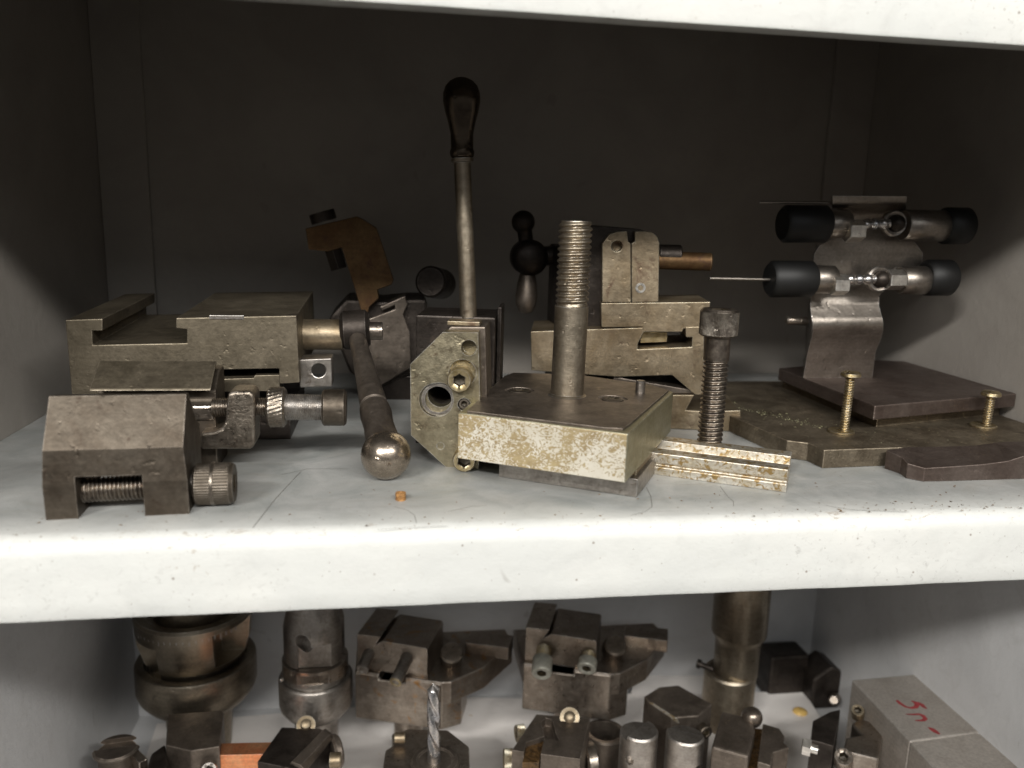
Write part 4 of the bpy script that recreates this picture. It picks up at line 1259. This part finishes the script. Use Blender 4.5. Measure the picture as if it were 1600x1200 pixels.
# two half-flat round pins
for (cx, cy, lab, yaw, hy) in ((224.9, 222.2) + ("half-flatted round pin with a slanted step across its top, left of the two", 38, 0), (265.3, 212.2) + ("half-flatted round pin with a cross hole low in its side, right of the two", -28, 1)):
    t = near("flatted_pin", lab, "pin", (cx, cy), "round pins with flats on the lower shelf")
    f = Fr((cx, cy, 0), yaw)
    pr = 17.2
    cuts = [box(f, -30, 30, 1.5, 30, -293.5, -270)]
    if hy:
        cuts.append(cyl((cx + 4, cy - 30, -318), (cx + 14, cy + 5, -318), 5.2, 28, 0))
    else:
        cuts.append(cyl((cx - 20, cy - 26, -312), (cx - 8, cy - 5, -312), 4.6, 28, 0))
    make("pin_body", rings((cx, cy, ZU + .4), (cx, cy, 0), [(0, pr), (95, pr), (96.6, pr - 1.2), (96.6, 1)], 56), "steel", t, smooth=35, cuts=cuts)

# hexagonal block behind the pins
t = near("hexagonal_block", "dark topped many-sided block with a chipped pale edge, behind the two round pins", "block", (277.0, 261.7, -300.0))
pts = [(250.5, 288.3), (271.4, 303.3), (292.4, 304.6), (314.5, 268.5), (294.1, 251.6), (266.9, 251.3), (252.2, 279.3)]
px_plan(pts, -300, ZU + .4, "topdark", "body", t, 1.4)
make("chipped_edge", hexa([(251.9, 278.3, -300.0), (266.6, 250.3, -300.0), (270.9, 248.4, -299.0), (255.5, 275.3, -299.0), (256.0, 279.5, -306.0), (269.8, 254.2, -309.0), (274.7, 250.2, -306.0), (259.8, 279.1, -306.0)]), "streak", t, 0.3)
make("side_screw", cap_head((289.0, 231.9, -300.0), (290.9, 223.9, -300.0), 6.5, 3), "brown", t, smooth=35)

# two jaw-like holders on the right
t = near("oily_vee_holder", "oily brown vee-notched holder standing in front of the tall shaft", "tool holder", (321.5, 200.3, -295.0))
px_plan([(313.0, 242.8), (337.3, 228.0), (332.0, 210.8), (309.6, 174.9), (282.3, 192.0)], -290, ZU + .4, "topdark", "left_jaw", t, 2.4)
px_plan([(346.5, 224.9), (358.7, 215.8), (358.0, 204.3), (353.0, 195.5), (354.2, 188.0), (336.4, 182.8), (326.2, 166.5), (317.2, 172.6)], -294, ZU + .4, "topdark", "right_jaw", t, 0.9)
px_plan([(336.5, 238.6), (355.9, 231.6), (326.0, 175.0), (307.9, 181.2)], -306, ZU + .6, "gunk", "gap_filler", t, 0.9)
make("ball_nipple", rings((338.2, 230.9, -292.0), (330.3, 217.7, -278.0), [(0, 9), (4, 9.8), (8, 8), (11, 4), (12, 1)], 32), "holder", t, smooth=50)

t = near("toothed_jaw_holder", "dark two-jawed holder with a bright bolt, against the left face of the aluminium block", "tool holder", (401.5, 187.1, -295.0))
px_plan([(392.7, 218.1), (416.2, 229.9), (429.0, 232.7), (421.7, 221.1), (392.6, 180.1), (384.4, 186.5), (376.3, 191.0)], -290, ZU + .4, "dark", "left_jaw", t, 0.8)
px_plan([(412.5, 193.7), (428.9, 195.8), (429.1, 213.3), (442.8, 219.9), (458.6, 206.2), (425.3, 161.6), (400.1, 176.7)], -292, ZU + .4, "holder", "right_jaw", t, 2.0)
make("bright_bolt", rings((381.0, 185.7, -297.0), (370.9, 192.3, -297.0), [(0, 4), (6, 4), (6, hexr(7)), (13, hexr(7)), (14, 5.5)], 48), "bright", t, smooth=30)
make("socket_screw", cap_head((398.1, 171.2, -302.0), (391.8, 163.2, -288.0), 8.0, 3.6), "holder", t, smooth=35)
make("upper_screw", cap_head((442.0, 224.0, -292.0), (437.6, 218.6, -282.0), 6, 3), "gold", t, smooth=35)

# ---- aluminium block with red marking
az = -270.0
t = thing("marked_aluminium_block", "matt aluminium block with red handwritten marks on its top, right end of the lower shelf", "metal block", (606.5, 358.0, -386.0))
px_plan([(448.4, 249.4), (526.6, 253.0), (526.7, 159.2), (446.2, 153.3)], az, ZU + .4, "alu", "block", t, 1.6)
# red pen strokes, read from the block's far side, about 0.15 mm thick
def stroke(px, ws, bm):
    P_ = [Vector((q[0], q[1])) for q in px]
    n = len(P_)
    top, bot = [], []
    for i in range(n):
        d = (P_[min(i + 1, n - 1)] - P_[max(i - 1, 0)]).normalized()
        nn_ = Vector((-d.y, d.x)) * ws[i]
        top.append(P_[i] + nn_)
        bot.append(P_[i] - nn_)
    d0_ = (P_[0] - P_[1]).normalized() * ws[0] * 0.9
    d1_ = (P_[-1] - P_[-2]).normalized() * ws[-1] * 0.9
    for i in range(n - 1):
        quad = [top[i], bot[i], bot[i + 1], top[i + 1]]
        if i == 0:
            quad = [top[0], P_[0] + d0_, bot[0], bot[1], top[1]]
        elif i == n - 2:
            quad = [top[i], bot[i], bot[-1], P_[-1] + d1_, top[-1]]
        bm.faces.new([bm.verts.new((q.x, q.y, az + 0.08 + 0.01 * i)) for q in quad])
bm = bmesh.new()
stroke([(472.0, 211.1), (471.9, 207.0), (473.9, 201.1), (478.1, 198.7), (483.3, 199.6), (487.1, 203.3), (487.3, 207.4), (485.8, 209.1)], [w_ * 1.45 for w_ in [1.1, 1.3, 1.0, 1.0, 1.4, 1.6, 1.2, .8]], bm)
stroke([(486.6, 205.4), (490.0, 205.6), (491.4, 202.9), (490.9, 199.4), (491.7, 196.7)], [w_ * 1.45 for w_ in [1.4, 1.3, 1.6, 1.4, .8]], bm)
stroke([(467.3, 190.3), (473.0, 189.2), (479.3, 189.1), (481.3, 186.4), (480.8, 182.1), (477.5, 180.0), (473.6, 179.9), (470.1, 180.3)], [w_ * 1.45 for w_ in [.5, .8, 1.0, 1.5, 1.4, 1.2, .8, .6]], bm)
stroke([(475.1, 169.3), (476.8, 166.4), (477.5, 163.1), (478.6, 160.2)], [w_ * 1.45 for w_ in [.7, 1.7, 1.8, .9]], bm)
make("red_marking", bm, "redink", t)
t = thing("plain_aluminium_block", "unmarked aluminium block butted against the near end of the red-marked block", "metal block", (610.0, 255.4, -386.0))
px_plan([(526.0, 158.4), (526.2, 89.5), (442.3, 84.0), (445.9, 152.8)], az - .6, ZU + .4, "alu", "block", t, 1.2)

# ---- dark clutter behind, right
t = thing("dark_casting", "dark square casting in the back corner behind the white board", "casting", (480.3, 424.2, -386.0), "dark castings at the back of the lower shelf")
make("casting_body", box(W, 441.1, 488.9, 395, 430, ZU + .4, -330.1), "dark", t, 3)
t = thing("dark_casting", "dark jagged casting just behind the aluminium block", "casting", (529.3, 391.9, -386.0), "dark castings at the back of the lower shelf")
Kf = Fr((0, 372, 0), 0)
make("casting_body", prism(Kf, [(484.4, -386.0), (483.2, -347.3), (503.7, -332.2), (522.3, -341.5), (539.7, -332.7), (578.4, -338.3), (590.0, -364.7), (595.2, -386.0)], 0, 40), "dark", t, 2.5)
make("pale_knob", cyl((493.6, 345.0, -356.9), (514.4, 374.0, -373.6), 6, 28, 2), "holder", t, smooth=45)
